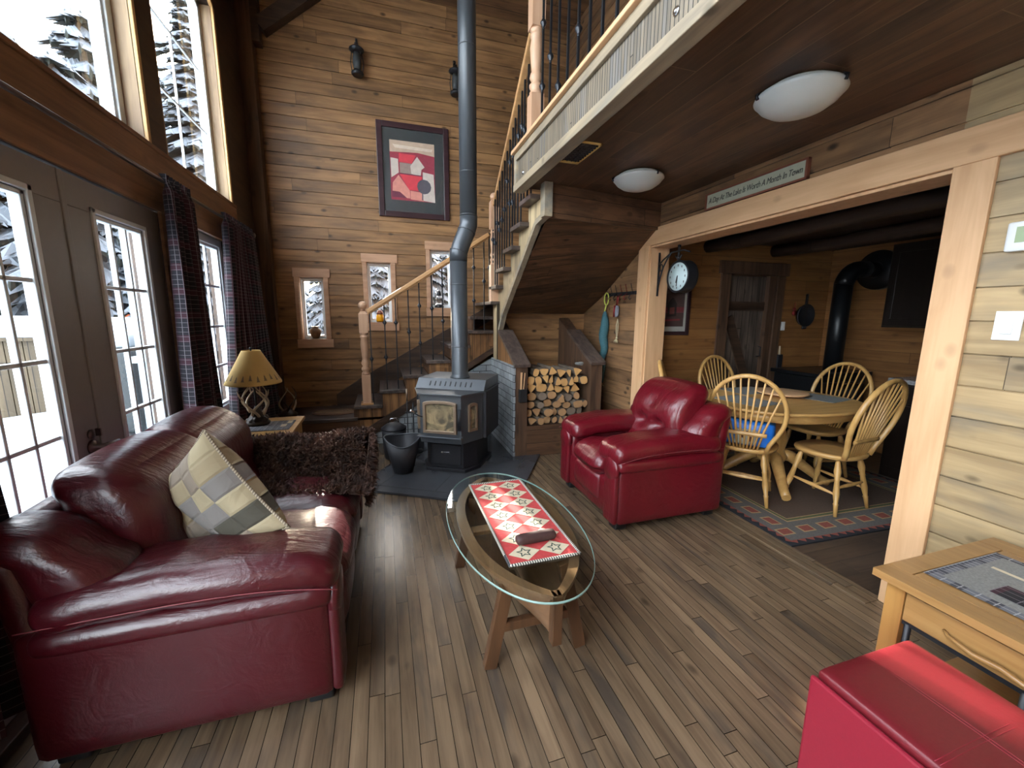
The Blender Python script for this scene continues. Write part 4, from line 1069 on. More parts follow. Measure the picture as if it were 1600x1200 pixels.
for k, (y0_, z) in enumerate(((4.33, 1.765), (4.06, 1.925), (3.80, 2.085), (3.55, 2.245), (3.30, 2.405))):
    for dy in (.0, .09, .18):
        yy = y0_+dy; baluster(1.175, yy, z, hr2(yy)-.02, pat[(i*5) % 12]).build('baluster', 'baluster', t, True); i += 1
baluster(1.16, 4.62, 1.6, 2.35, (.5,)).build('baluster', 'baluster', t, True)
t = thing('loft_railing', 'iron baluster railing with a turned newel on the loft edge', 'railing', (1.09, 1, 2.725))
turned(1.105, 3.03, 2.725, 3.00, 3.42, 3.72, 3.80, .095).build('newel_post', 'newel', t, True)
MB().bar((1.105, 2.98, 3.66), (1.105, YB+.05, 3.66), .06, .05).build('handrail', 'rail', t, True, bevel=.008)
pk = [(.34,), (.60,), (.22,), (.72,), (.40,), (.58,), (.3,), (.66,)]
k = 0; y = 2.90
pk2 = [(.22,), (.60,), (.14,), (), (.46,), (.22,), (), (.42,)]
while y > -1.2:
    baluster(1.105, y, 2.725, 3.64, [(.72, .3), (.42,), (.16,), (.62,), (.33,), (), (.55,), ()][k % 8]).build('baluster', 'baluster', t, True); y -= .138; k += 1

# oval braided mat on the landing
o = MB().lathe((0, 0, 0), [(0, .0), (.235, 0), (.245, .004), (.24, .010), (0, .011)], 48).build('braided_mat', 'braid', origin=(0, 0, 0)); o.location = (-.58, 5.02, .321); o.scale = (1.05, .72, 1)
tag(o, 'oval braided mat lying on the stair landing', 'mat')

# ================================================================== HEARTH, BRICK, WOOD BOX
A = R(-30); ca, sa = math.cos(A), math.sin(A)
def uv2(u, v): return (u*.866+v*.5, -u*.5+v*.866)
hp = [(-1.97, 2.98), (-1.88, 2.83), (-.83, 2.83), (-.61, 3.16), (-.61, 4.05)]
P = [uv2(*q) for q in hp]+[(1.22, 3.80), (1.22, 4.68), (.30, 4.68)]
P = P[:5]+[(1.22, 3.92), (1.22, 4.70), (.42, 4.70)]
P[4] = (1.50, 3.81); P[5] = (1.22, 3.81)
t = thing('hearth_pad', 'low dark slate tile hearth pad under the wood stove', 'hearth', (.6, 3.7, 0))
MB().prism(P, 2, 0, .022).build('tile_bed', 'slate', t, True, bevel=.004)
mb = MB()
def gl(a, b): mb.bar((*uv2(*a), .0225), (*uv2(*b), .0225), .006, .002)
for a, b in (((-1.97, 2.93), (-.72, 2.93)), ((-1.80, 2.84), (-1.80, 4.2)), ((-1.30, 2.84), (-1.30, 3.3)), ((-.75, 2.95), (-.75, 4.0)), ((-1.8, 3.4), (-1.97, 3.4)), ((-1.8, 2.93), (-1.93, 2.88)), ((-1.8, 3.1), (-1.97, 3.3)), ((-.75, 3.3), (-.61, 3.3))): gl(a, b)
mb.build('grout_lines', 'grout', t, True)
t = thing('brick_surround', 'grey brick facing behind and beside the wood stove', 'brick wall', (.8, 4.7, 0))
MB().prism([(-.38, 0), (1.22, 0), (1.22, .955), (-.38, -.0+.05)], 1, YS+.002, YS+.02).build('rear_facing', 'brick', t, True)
MB().box(1.20, 3.80, 0, 1.222, YS, .955).build('side_facing', 'brick', t, True)
t = thing('wood_box', 'dark wooden firewood box with sloping sides under the stairs', 'wood box', (1.7, 4.2, 0))
sp = [(3.81, 0), (3.81, .955), (4.36, 1.24), (4.68, 1.42), (4.68, 0)]
for x0, x1 in ((1.224, 1.352), (2.06, 2.19)):
    MB().prism(sp, 0, x0, x1).build('side_wall', 'darkwood_z', t, True)
    c = MB().bar((x0/2+x1/2, 3.775, .955), (x0/2+x1/2, 4.40, 1.275), .17, .035); c.build('cap_board', 'tread_y', t, True, bevel=.004)
MB().box(1.352, 3.815, 0, 2.06, 3.85, .325).build('front_panel', 'darkboards', t, True)
MB().box(1.352, 3.84, .30, 2.06, 4.66, .325).build('shelf_board', 'darkboards', t, True)
MB().box(1.222, 3.83, .955, 1.226, 4.4, 1.0).prism([(3.83, .955), (4.45, .955), (4.45, 1.29), (4.36, 1.25)], 0, 1.215, 1.224).build('side_cladding', 'vboards', t, True)
t = thing('kindling_holder', 'small black box holding two sticks on the wood box side', 'holder', (1.30, 3.79, .60))
MB().box(1.255, 3.765, .59, 1.335, 3.81, .72).build('box', 'black_plastic', t, True, bevel=.003)
MB().obox((1.278, 3.79, .79), (.017, .012, .20), (0, .03, 0)).build('stick', 'trimwood', t, True)
MB().obox((1.308, 3.79, .785), (.008, .008, .20), (0, .08, 0)).build('stick', 'trimwood', t, True)

# firewood pile
rn = random.Random(23)
z = .325
heights = [.078, .088, .082, .092, .088, .090, .086]
ordn = ['first', 'second', 'third', 'fourth', 'fifth', 'sixth', 'seventh', 'eighth', 'ninth', 'tenth', 'eleventh', 'twelfth']
rown = ['bottom row', 'second row from the bottom', 'third row from the bottom', 'fourth row from the bottom', 'fifth row from the bottom', 'sixth row from the bottom', 'top row']
shp = {0: 'round', 1: 'wedge shaped', 2: 'half round', 3: 'square split'}
def wob(x): return .018*math.sin(x*9+1)+.012*math.sin(x*21)
for ri, hh in enumerate(heights):
    x = 1.360; n_ = 0; top = ri == 6
    if top: x += .06
    while True:
        wd = rn.uniform(.060, .125)
        if x+wd > (2.055 if not top else 2.02): break
        kind_ = 0 if (ri < 4 and rn.random() < .6) else rn.choice([1, 2, 3, 1, 3])
        cx, cz = x+wd/2, z+hh/2+(wob(x)*min(1, ri/3)); rx, rz_ = wd/2, hh/2*1.06
        tl = rn.uniform(-.5, .5); pts = []
        if kind_ == 0: base = [(math.cos(2*PI*k/12)*rn.uniform(.88, 1), math.sin(2*PI*k/12)*rn.uniform(.86, 1)) for k in range(12)]
        elif kind_ == 1: base = [(-1, -.75), (-.3, -1), (.35, -.92), (1, -.7), (.62, .1), (.2, .9), (-.05, 1), (-.5, .25)]; 
        elif kind_ == 2: base = [(-1, -.55), (-.3, -.7), (.4, -.62), (1, -.5), (.8, .3), (.35, .85), (-.2, .95), (-.75, .45)]
        else: base = [(-.9, -.8), (-.1, -1), (.85, -.75), (1, .1), (.75, .85), (0, 1), (-.8, .75), (-1, 0)]
        if kind_ and rn.random() < .45: base = [(a, -b) for a, b in base][::-1]
        ct, st_ = math.cos(tl), math.sin(tl)
        pts = [(rx*(a*rn.uniform(.92, 1.0)), rz_*(b*rn.uniform(.92, 1.0))) for a, b in base]
        pts = [(a*ct-b*st_*.6, b*ct+a*st_*.45) for a, b in pts]
        y0_ = 3.83+rn.uniform(0, .07)
        mb = MB().prism([(cx+a, cz+b) for a, b in pts], 1, y0_, y0_+.40, 0, 1)
        o = mb.build('firewood_log', ['bark', 'cut' if ri > 3 and rn.random() < .85 else ('cut_dim' if rn.random() < .7 else 'cut_grey')], origin=(cx, y0_, cz-rz_))
        tag(o, '%s firewood log, %s from the left in the %s' % (shp[kind_], ordn[min(n_, 11)], rown[ri]), 'firewood', 'split firewood stacked in the wood box')
        x += wd*.96; n_ += 1
    z += hh*.97
mb = MB()
for k in range(10): mb.soft((1.955+rn.uniform(-.025, .025), 3.88+rn.uniform(-.02, .02), z+.028+rn.uniform(0, .02)), (.022, .02, .012), .009, 3)
o = mb.build('crumpled_newspaper', 'placemat', origin=(1.955, 3.88, z)); tag(o, 'crumpled grey paper on top of the firewood', 'paper')

# ================================================================== WOOD STOVE
su, sv = -1.375, 3.62
sx_, sy_ = uv2(su, sv)
t = thing('wood_stove', 'grey steel wood stove with bay window front on the slate hearth', 'wood stove', (sx_, sy_, .022), A)
# local: x = u-su, y = v-sv ; front is -y
def bay(f, w_, hw_, d0, d1): return [(-hw_, d1), (-hw_, d0), (-w_, f), (w_, f), (hw_, d0), (hw_, d1)]
MB().prism(bay(-.36, .19, .315, -.13, .33), 2, .30, .735).build('firebox', ['stove'], t, bevel=.004)
MB().prism(bay(-.385, .205, .35, -.13, .36), 2, .735, .748).build('top_plate', 'stove', t, bevel=.003)
mb = MB(); hwd = .335
mb.prism([(-.15, .750), (-.07, .838), (.36, .838), (.36, .750)], 0, -hwd, hwd); mb.build('hood', 'stove', t, bevel=.003)
mb = MB()
for k in range(9):
    x = -.20+k*.05; mb.obox((x, -.112, .795), (.009, .006, .048), (math.atan2(-.08, .088), 0, 0))
mb.build('vent_slots', 'black_plastic', t)
for sg in (-1, 1): MB().box(sg*.315, -.11, .30, sg*.345, .33, .735).build('side_shield', 'stove_dark', t, bevel=.003)
mb = MB()
for k in range(5): mb.box(.3455, -.085, .38+k*.075, .3465, -.075, .41+k*.075)
mb.build('shield_slots', 'black_plastic', t)
# door: arched frame
def arch(w_, z0, z1, rise, n=12): return [(-w_, z0), (w_, z0)]+[(w_*math.cos(PI*k/n), z1+rise*math.sin(PI*k/n)) for k in range(n+1)]
def frame(outer, inner, y0, y1, mb, rot=None):
    b = len(mb.v); n = len(outer)
    for y in (y0, y1):
        for pts in (outer, inner):
            for p in pts: mb.v.append((p[0], y, p[1]))
    for k in range(n):
        k2 = (k+1) % n
        mb.face((b+k, b+k2, b+n+k2, b+n+k)); mb.face((b+2*n+k2, b+2*n+k, b+3*n+k, b+3*n+k2))
        mb.face((b+k2, b+k, b+2*n+k, b+2*n+k2)); mb.face((b+n+k, b+n+k2, b+3*n+k2, b+3*n+k))
    return mb
d = MB(); frame(arch(.155, .395, .665, .022), arch(.130, .420, .645, .018), -.392, -.36, d)
dr = d.build('door', 'brass', t, bevel=.003)
MB().prism(arch(.131, .42, .645, .018), 1, -.374, -.366).build('door_glass', 'sootglass', dr)
MB().tube([(-.145, -.375, .53), (-.19, -.40, .55), (-.215, -.42, .575)], .006, 8).tube([(-.215, -.42, .575), (-.235, -.44, .60), (-.245, -.45, .61)], [.013, .017, .012], 10, mi=1).build('door_handle', ['iron', 'chrome'], dr)
MB().box(-.205, -.415, .358, .205, -.355, .372).build('ash_lip', 'stove', t, bevel=.004)
MB().cyl((.172, -.372, .43), (.172, -.372, .62), .006).cyl((.184, -.372, .43), (.184, -.372, .62), .006).build('door_hinge', 'iron', t)
for sg in (1, -1):
    # angled side window frames
    c0 = Vector((sg*.19, -.36, 0)); c1 = Vector((sg*.315, -.13, 0)); mid = (c0+c1)/2; dirv = (c1-c0).normalized(); nor = Vector((sg*.878, -.478, 0))
    ang = math.atan2(dirv.y, dirv.x)
    mb = MB(); o_, i_ = arch(.052, .40, .64, .018), arch(.033, .425, .62, .012)
    n = len(o_)
    for dd in (.0, .02):
        for pts in (o_, i_):
            for p in pts: q = mid+dirv*p[0]+nor*dd; mb.v.append((q.x, q.y, p[1]))
    for k in range(n):
        k2 = (k+1) % n
        mb.face((k, k2, n+k2, n+k)); mb.face((2*n+k2, 2*n+k, 3*n+k, 3*n+k2)); mb.face((k2, k, 2*n+k, 2*n+k2)); mb.face((n+k, n+k2, 3*n+k2, 3*n+k))
    so = mb.build('side_window', 'brass', t, bevel=.002)
    mb = MB()
    for dd in (.003, .006):
        for p in i_: q = mid+dirv*p[0]+nor*dd; mb.v.append((q.x, q.y, p[1]))
    mb.face(list(range(n))); mb.face(list(range(n, 2*n))[::-1])
    for k in range(n): k2 = (k+1) % n; mb.face((k, k2, n+k2, n+k))
    mb.build('side_glass', 'sootglass', so)
MB().prism(bay(-.23, .16, .25, -.10, .26), 2, .03, .30).build('pedestal', 'stove_dark', t, bevel=.003)
MB().prism(bay(-.27, .19, .285, -.10, .29), 2, .0, .03).build('base_plate', 'stove_dark', t, bevel=.003)
dw = MB().box(-.14, -.245, .06, .14, -.228, .25).build('ash_drawer', 'stove_dark', t, bevel=.003)
MB().box(-.045, -.262, .175, .045, -.245, .187).build('drawer_handle', 'chrome', dw, bevel=.002)
# flue (own thing)
fx, fy = .672, 3.83
t = thing('stovepipe', 'tall blue grey stovepipe with an offset bend above the wood stove', 'stovepipe', (fx, fy, .86))
r_ = .078
MB().lathe((fx, fy, .858), [(.093, 0), (.093, .012), (r_+.003, .03), (r_, .04), (r_, 1.10)], 28).build('lower_pipe', 'pipe', t, True)
ex, ey = .775, 3.86
mb = MB(); P0 = [(fx, fy, 1.93), (fx, fy, 2.0), (fx+.025, fy+.007, 2.07), (ex-.025, ey-.007, 2.19), (ex, ey, 2.26), (ex, ey, 2.33)]
mb.tube(P0, [r_+.002]*6, 28)
for p, q in ((P0[1], P0[2]), (P0[3], P0[4])): mb.tube([Vector(p)*.9+Vector(q)*.1, Vector(p)*.8+Vector(q)*.2], r_+.006, 28)
mb.build('offset_bend', 'pipe', t, True)
MB().cyl((ex, ey, 2.32), (ex, ey, 5.72), r_, n=28).build('upper_pipe', 'pipe', t, True)
mb = MB()
for z in (1.15, 1.72, 1.93): mb.cyl((fx, fy, z), (fx, fy, z+.008), r_+.0015, n=28)
for z in (2.34, 2.70, 3.70, 4.7): mb.cyl((ex, ey, z), (ex, ey, z+.008), r_+.0015, n=28)
mb.build('seam', 'stove', t, True)
# fire tools and buckets
def bucket(x, y, z, r0, r1, h, name, label, spout):
    t = thing(name, label, 'bucket', (x, y, z)); mb = MB(); n = 32
    for i, (rr, hh, inn) in enumerate(((r0*.9, 0, 0), (r0, .012, 0), (r1, 1, 0), (r1-.006, 1, 0), (r0-.006, .02, 0))):
        for k in range(n):
            a = 2*PI*k/n; zz = hh
            if hh == 1: zz = h*(1-.16*spout*(math.sin(a)**2)*(1 if math.sin(a) < 0 else .1)+.06*spout*math.cos(a)**2)
            ex_ = 1+(.14*spout*abs(math.cos(a)) if hh == 1 else 0)
            mb.v.append((x+rr*ex_*math.cos(a), y+rr*math.sin(a), z+zz))
    for i in range(4):
        for k in range(n): k2 = (k+1) % n; mb.face((i*n+k, i*n+k2, (i+1)*n+k2, (i+1)*n+k), 0, True)
    mb.face(list(range(n))[::-1]); mb.face([4*n+k for k in range(n)])
    mb.build('body', 'stove_dark', t, True)
    rim = []
    for k in range(n):
        a = 2*PI*k/n; zz = h*(1-.16*spout*(math.sin(a)**2)*(1 if math.sin(a) < 0 else .1)+.06*spout*math.cos(a)**2); ex_ = 1+.14*spout*abs(math.cos(a))
        rim.append((x+(r1-.003)*ex_*math.cos(a), y+(r1-.003)*math.sin(a), z+zz))
    MB().tube(rim, .006, 8, True).build('rim', 'stove', t, True)
    return t
b = bucket(.115, 3.70, .022, .09, .145, .32, 'coal_scuttle', 'black coal scuttle standing on the hearth left of the stove', 1)
b2 = bucket(.05, 4.12, .022, .10, .12, .30, 'ash_bucket', 'dark lidded ash bucket behind the coal scuttle', 0)
MB().lathe((.05, 4.12, .322), [(.124, 0), (.124, .012), (.07, .05), (.02, .06), (0, .062)], 24).build('lid', 'stove_dark', b2, True)
MB().tube([(.0, 4.12, .385), (.02, 4.10, .43), (.08, 4.10, .43), (.10, 4.12, .385)], .006, 8).build('lid_handle', 'chrome', b2, True)
t = thing('fire_tool_stand', 'black fire tool stand with poker left of the wood stove', 'fire tools', (.25, 4.25, .022))
MB().lathe((.25, 4.25, .022), [(.09, 0), (.09, .012), (.02, .03), (.008, .04), (.008, .52), (0, .53)], 18).build('stand', 'iron', t, True)
MB().box(.17, 4.24, .44, .33, 4.26, .455).build('crossbar', 'iron', t, True)
MB().cyl((.19, 4.23, .10), (.19, 4.23, .58), .005, n=8).cyl((.19, 4.23, .58), (.19, 4.23, .70), .009, n=10, mi=1).build('poker', ['iron', 'brass'], t, True)
MB().cyl((.31, 4.23, .14), (.31, 4.23, .56), .005, n=8).box(.27, 4.22, .06, .35, 4.24, .16).build('shovel', 'iron', t, True)

# ================================================================== DINING AREA
t = thing('area_rug', 'brown rug with a grey and red zigzag border under the dining table', 'rug', (3.40, 2.62, .001), R(-2))
W_, H_ = .94, .90
mb = MB()
def ringq(w0, h0, w1, h1, z, mi):
    for q in (((-w0, -h0), (w0, -h0), (w1, -h1), (-w1, -h1)), ((w0, -h0), (w0, h0), (w1, h1), (w1, -h1)), ((w0, h0), (-w0, h0), (-w1, h1), (w1, h1)), ((-w0, h0), (-w0, -h0), (-w1, -h1), (-w1, h1))):
        b = len(mb.v); mb.v += [(p[0], p[1], z) for p in q]; mb.face((b, b+1, b+2, b+3), mi)
mb.box(-W_, -H_, 0, W_, H_, .009, 5)
z = .0095
ringq(W_, H_, W_-.05, H_-.05, z, 5); ringq(W_-.05, H_-.05, W_-.25, H_-.25, z, 2); ringq(W_-.25, H_-.25, W_-.262, H_-.262, z, 4); ringq(W_-.262, H_-.262, W_-.285, H_-.285, z, 1); ringq(W_-.285, H_-.285, W_-.293, H_-.293, z, 4)
b = len(mb.v); a_, c_ = W_-.293, H_-.293; mb.v += [(-a_, -c_, z), (a_, -c_, z), (a_, c_, z), (-a_, c_, z)]; mb.face((b, b+1, b+2, b+3), 0)
def edgepts(d0, n):
    for side in range(4):
        L = (W_ if side % 2 == 0 else H_); D = (H_ if side % 2 == 0 else W_)-d0
        for k in range(n): 
            f = -L+.03+(2*L-.06)*(k+.5)/n; yield side, f, D, (2*L-.06)/n
def pt(side, f, D): return ((f, -D), (D, f), (-f, D), (-D, -f))[side]
for side, f, D, w_ in edgepts(.05, 26):
    b = len(mb.v)
    for (df, dd) in ((-w_/2, 0), (w_/2, 0), (w_*.1, .035)): p = pt(side, f+df, D+dd); mb.v.append((*p, z+.0006))
    mb.face((b, b+1, b+2), 3)
for side, f, D, w_ in edgepts(.15, 10):
    if side % 2 and abs(f) > .75: continue
    for mi, ex_, ey_, dz in ((4, .058, .040, .0006), (3, .045, .030, .0012)):
        b = len(mb.v)
        for (df, dd) in ((-ex_, -ey_), (ex_, -ey_), (ex_*.8, ey_), (-ex_*1.1, ey_)): p = pt(side, f+df, D+dd); mb.v.append((*p, z+dz))
        mb.face((b, b+1, b+2, b+3), mi)
mb.build('pile', ['rug_brown', 'rug_green', 'rug_grey', 'rug_red', 'rug_tan', 'rug_black'], t)

t = thing('dining_table', 'oval oak pedestal dining table seen through the opening', 'table', (3.22, 2.62, .011))
def ell(a, b, z0, z1, mb, n=64, e=2.3, mi=0):
    B = len(mb.v)
    for z in (z0, z1):
        for k in range(n): c, s = ov(2*PI*k/n, e); mb.v.append((a*c, b*s, z))
    for k in range(n): k2 = (k+1) % n; mb.face((B+k, B+k2, B+n+k2, B+n+k), mi, True)
    mb.face([B+k for k in range(n)][::-1], mi); mb.face([B+n+k for k in range(n)], mi); return mb
ell(.66, .555, .722, .745, MB()).build('tabletop', 'oak', t, bevel=.008)
ell(.60, .50, .655, .722, MB()).build('apron', 'oak', t)
MB().lathe((0, 0, 0), [(.11, .20), (.13, .24), (.10, .30), (.12, .40), (.085, .50), (.09, .60), (.14, .655)], 24).build('pedestal', 'oak_z', t)
for k in range(4):
    a = R(45+90*k+12); c, s = math.cos(a), math.sin(a)
    pts = [(c*r_, s*r_, z) for r_, z in ((.06, .26), (.16, .24), (.28, .15), (.40, .06), (.46, .035))]
    MB().tube(pts, [.05, .05, .042, .035, .034], 10, upv=(0, 0, 1)).build('leg', 'oak', t)
o = MB().lathe((0, 0, 0), [(0, 0), (.09, 0), (.09, .012), (.19, .014), (.205, .020), (.205, .030), (.195, .033), (0, .030)], 40).build('lazy_susan', 'trimwood_y'); o.location = (3.42, 2.74, .757)
tag(o, 'round wooden turntable in the middle of the dining table', 'turntable')
for k, (x, y, rz, lb) in enumerate(((2.88, 2.62, 8, 'grey woven placemat at the left end of the dining table'), (3.62, 2.58, 12, 'grey woven placemat at the right end of the dining table'), (3.30, 2.99, 0, 'grey woven placemat on the far side of the dining table'))):
    o = MB().box(-.16, -.21, 0, .16, .21, .003).build('placemat', 'placemat', bevel=.001); o.location = (x, y, .7565); o.rotation_euler = (0, 0, R(rz)+(R(90) if k == 2 else 0)); tag(o, lb, 'placemat', 'placemats on the dining table')

def dining_chair():
    t = thing('dining_chair', 'x', 'chair', (0, 0, 0))
    def outline(u):
        a = 2*PI*u; c, s = ov(a, 2.7); x = .215*c; y = .225*s*(1-.10*(c < 0)*abs(c)); return x, y
    mb = MB(); n = 40
    for z, k_ in ((.405, .88), (.415, .97), (.430, 1.), (.442, .99)):
        for k in range(n): x, y = outline(k/n); mb.v.append((x*k_, y*k_, z))
    for k in range(n): x, y = outline(k/n); mb.v.append((x*.55-.01, y*.55, .428))
    mb.v.append((-.01, 0, .424))
    for i in range(4):
        for k in range(n): k2 = (k+1) % n; mb.face((i*n+k, i*n+k2, (i+1)*n+k2, (i+1)*n+k), 0, True)
    for k in range(n): k2 = (k+1) % n; mb.face((4*n+k, 4*n+k2, 5*n), 0, True)
    mb.face(list(range(n))[::-1]); mb.build('seat', 'oak', t)
    def lean(y, z): return (-.175-(z-.43)*.27-.0*y, y, z)
    pts = []
    W2_ = .252
    def hoop(f):
        a = -R(38)+f*(PI+R(76)); return (W2_*math.cos(a), .735+.285*math.sin(a))
    hp_ = [hoop(k/26) for k in range(27)]
    path = [(.150, .43)]+hp_+[(-.150, .43)]
    path = [(.150, .43), (.165, .49)]+hp_[1:-1]+[(-.165, .49), (-.150, .43)]
    MB().tube([lean(y, z) for y, z in path], .0165, 8, flat=1.2).build('back_hoop', 'oak_z', t)
    for k in range(9):
        yb = -.088+.176*k/8; yt = -.212+.424*k/8
        zt = .735+.285*math.sqrt(max(0, 1-(yt/W2_)**2))
        MB().tube([lean(yb, .43), lean(yb+(yt-yb)*.3, .60), lean(yt, zt)], [.0085, .0085, .0062], 7).build('spindle', 'oak_z', t)
    MB().tube([Vector(lean(-.145+.29*k/8, .565))+Vector((-.008, 0, 0)) for k in range(9)], .009, 6, flat=1.9).build('back_band', 'oak', t)
    def leg(x, y, name='leg'):
        a = Vector((x*.78, y*.75, .41)); b = Vector((x*1.18, y*1.12, .0)); P_ = []; rr = []
        for f, r_ in ((0, .012), (.08, .017), (.22, .024), (.34, .016), (.36, .020), (.38, .016), (.60, .022), (.76, .014), (.78, .019), (.80, .016), (1, .012)):
            P_.append(a+(b-a)*f); rr.append(r_)
        MB().tube(P_, rr, 10).build('leg', 'oak_z', t); return a, b
    L = {(i, j): leg(i*.165, j*.175) for i in (-1, 1) for j in (-1, 1)}
    def at(k, f): return L[k][0]+(L[k][1]-L[k][0])*f
    def st(p, q):
        MB().tube([p, p+(q-p)*.25, (p+q)/2, p+(q-p)*.75, q], [.008, .012, .016, .012, .008], 8).build('stretcher', 'oak', t)
    for j in (-1, 1): st(at((-1, j), .62), at((1, j), .55))
    st((at((-1, -1), .6)+at((1, -1), .6))/2, (at((-1, 1), .6)+at((1, 1), .6))/2)
    st(at((-1, -1), .50), at((-1, 1), .50))
    return t
ch0 = dining_chair()
for k, (x, y, a, lb) in enumerate((
        (2.76, 2.47, 38, 'spindle back oak chair with a blue bag on its seat, backing the red armchair'),
        (3.27, 2.16, 95, 'spindle back oak chair nearest the pine post, its hoop leaning right'),
        (3.40, 3.19, -84, 'spindle back oak chair behind the dining table, against the back wall'),
        (3.78, 2.66, 180, 'spindle back oak chair at the far right of the dining table'),
        (2.73, 3.03, -39, 'spindle back oak chair mostly hidden behind the red armchair'))):
    c = ch0 if k == 0 else copy_tree(ch0)
    c.location = (x, y, .012 if k != 2 else .012); c.rotation_euler = (0, 0, R(a)); c['label'] = lb; c['group'] = 'spindle back chairs round the dining table'
t = thing('blue_bag', 'bright blue bag stuffed with patterned cloth on the front dining chair', 'bag', (2.775, 2.465, .447), R(38))
MB().soft((-.02, 0, .105), (.12, .17, .10), .035, 8, (.01, .01, 0)).build('bag_body', 'blue_plastic', t)
MB().soft((-.145, .01, .085), (.008, .075, .06), .007, 6).build('patterned_panel', 'mat_cream', t)
MB().ball((-.152, .03, .09), .016).ball((-.152, -.02, .07), .02).ball((-.153, .0, .12), .014).build('panel_spots', 'red_tin', t)
t = thing('spray_bottle', 'small white bottle beside the blue bag on the front dining chair', 'bottle', (2.63, 2.60, .447))
MB().lathe((2.63, 2.60, .447), [(.028, 0), (.030, .01), (.030, .10), (.012, .12), (.012, .14)], 16).build('body', 'plastic_white', t, True)
MB().lathe((2.63, 2.60, .587), [(.014, 0), (.014, .02), (0, .022)], 12).build('cap', 'plastic_white', t, True)

# ------------------------------------------------------------------ kitchen wall things
def frame_pic(name, label, x0, x1, z0, z1, y, fw_, mats, mat_w, img):
    t = thing(name, label, 'picture', ((x0+x1)/2, y, z0)); mb = MB()
    for a, b, c, d in ((x0, x0+fw_, z0, z1), (x1-fw_, x1, z0, z1), (x0+fw_, x1-fw_, z0, z0+fw_), (x0+fw_, x1-fw_, z1-fw_, z1)): mb.box(a, y-.03, c, b, y, d)
    mb.build('picture_frame', mats[0], t, True, bevel=.006)
    MB().box(x0+fw_, y-.012, z0+fw_, x1-fw_, y-.004, z1-fw_).build('mat_board', mats[1], t, True)
    img(t, y-.0125); 
    MB().box(x0+fw_*.8, y-.018, z0+fw_*.8, x1-fw_*.8, y-.016, z1-fw_*.8).build('glazing', 'glass', t, True)
    return t
pcol = {}
def pm(c):
    if c not in pcol: pcol[c] = plain('paint_%d' % len(pcol), c, .7, var=.22, sc=22, bump=.03)
    return pcol[c]
def poly_img(t, y, x0, x1, z0, z1, polys):
    mats = []; mb = MB(); yy = y-.001
    for c, pts in polys:
        m_ = pm(c)
        if m_ not in mats: mats.append(m_)
        b = len(mb.v)
        for a, q in pts: mb.v.append((x0+(x1-x0)*a, yy, z0+(z1-z0)*q))
        mb.face([b+i for i in range(len(pts))], mats.index(m_)); yy -= .00012
    mb.build('painting', mats, t, True)
def houses(t, y):
    F = lambda pts: [((a-1005)/380, 1-(b+37)/537) for a, b in pts]
    dr, rd, gr, cr, pk, gy, mar = (.30, .035, .06), (.62, .05, .07), (.30, .22, .19), (.58, .50, .44), (.62, .25, .20), (.10, .09, .11), (.16, .03, .06)
    bush = [(1290+62*math.cos(k*.52), 360+68*math.sin(k*.52)) for k in range(12)]
    poly_img(t, y, .146, .667, 2.81, 3.475, [
        ((.52, .38, .28), F([(1005, -37), (1385, -37), (1385, 500), (1005, 500)])),
        ((.66, .55, .45), F([(1030, 0), (1370, 10), (1360, 35), (1050, 30)])),
        (dr, F([(1005, 70), (1240, 55), (1385, 75), (1385, 500), (1005, 500)])),
        (cr, F([(1010, 122), (1072, 128), (1075, 250), (1012, 300)])),
        (rd, F([(1080, 75), (1225, 80), (1185, 158), (1080, 152)])), (gr, F([(1085, 158), (1185, 160), (1185, 255), (1085, 250)])),
        (cr, F([(1175, 180), (1235, 92), (1297, 180), (1270, 205), (1262, 262), (1182, 252)])),
        (mar, F([(1075, 250), (1385, 262), (1385, 275), (1075, 268)])),
        (rd, F([(1082, 262), (1275, 268), (1240, 402), (1160, 400)])),
        (cr, F([(1280, 225), (1375, 238), (1385, 500), (1280, 490)])),
        (pk, F([(1022, 345), (1072, 272), (1165, 405), (1168, 478), (1015, 470)])),
        (pk, F([(1170, 405), (1270, 415), (1285, 495), (1170, 485)])),
        (mar, F([(1012, 420), (1080, 425), (1140, 478), (1012, 475)])),
        (gy, F(bush)), (gy, F([(1270, 410), (1280, 410), (1278, 485), (1268, 485)]))])
frame_pic('framed_picture', 'large dark framed picture of red roofed houses high on the far wall', 0.0, .84, 2.612, 3.668, YF, .065, ('frameplum', 'mat_board'), .09, houses)
def lantern_img(t, y):
    X0, X1, Z0, Z1 = 2.60, 3.03, 1.345, 1.80
    poly_img(t, y, X0, X1, Z0, Z1, [((.09, .055, .05), [(0, 0), (1, 0), (1, 1), (0, 1)]), ((.16, .11, .09), [(.3, .75), (.9, .98), (.95, .92), (.35, .68)]), ((.22, .04, .05), [(0, .28), (1, .32), (1, .45), (0, .42)]), ((.26, .04, .05), [(0, .1), (.9, .14), (.9, .18), (0, .15)]),
        ((.022, .016, .016), [(.52, .22), (.78, .24), (.78, .52), (.72, .60), (.65, .66), (.58, .60), (.52, .50)]), ((.20, .05, .04), [(.58, .28), (.72, .29), (.72, .44), (.58, .43)])])
frame_pic('framed_print', 'framed dark lantern print with a pale mat on the kitchen wall behind the clock', 2.50, 3.10, 1.255, 1.90, KY, .04, ('frameplum', 'mat_cream'), .06, lantern_img)
t = thing('frying_pan', 'black cast iron skillet hanging on the kitchen wall', 'skillet', (4.735, KY-.03, 1.34))
MB().lathe((4.735, KY-.035, 1.475), [(0, .03), (.115, .03), (.130, 0), (.133, -.012), (.128, -.012), (.112, .020), (0, .022)], 36, axis='y').build('pan', 'iron', t, True)
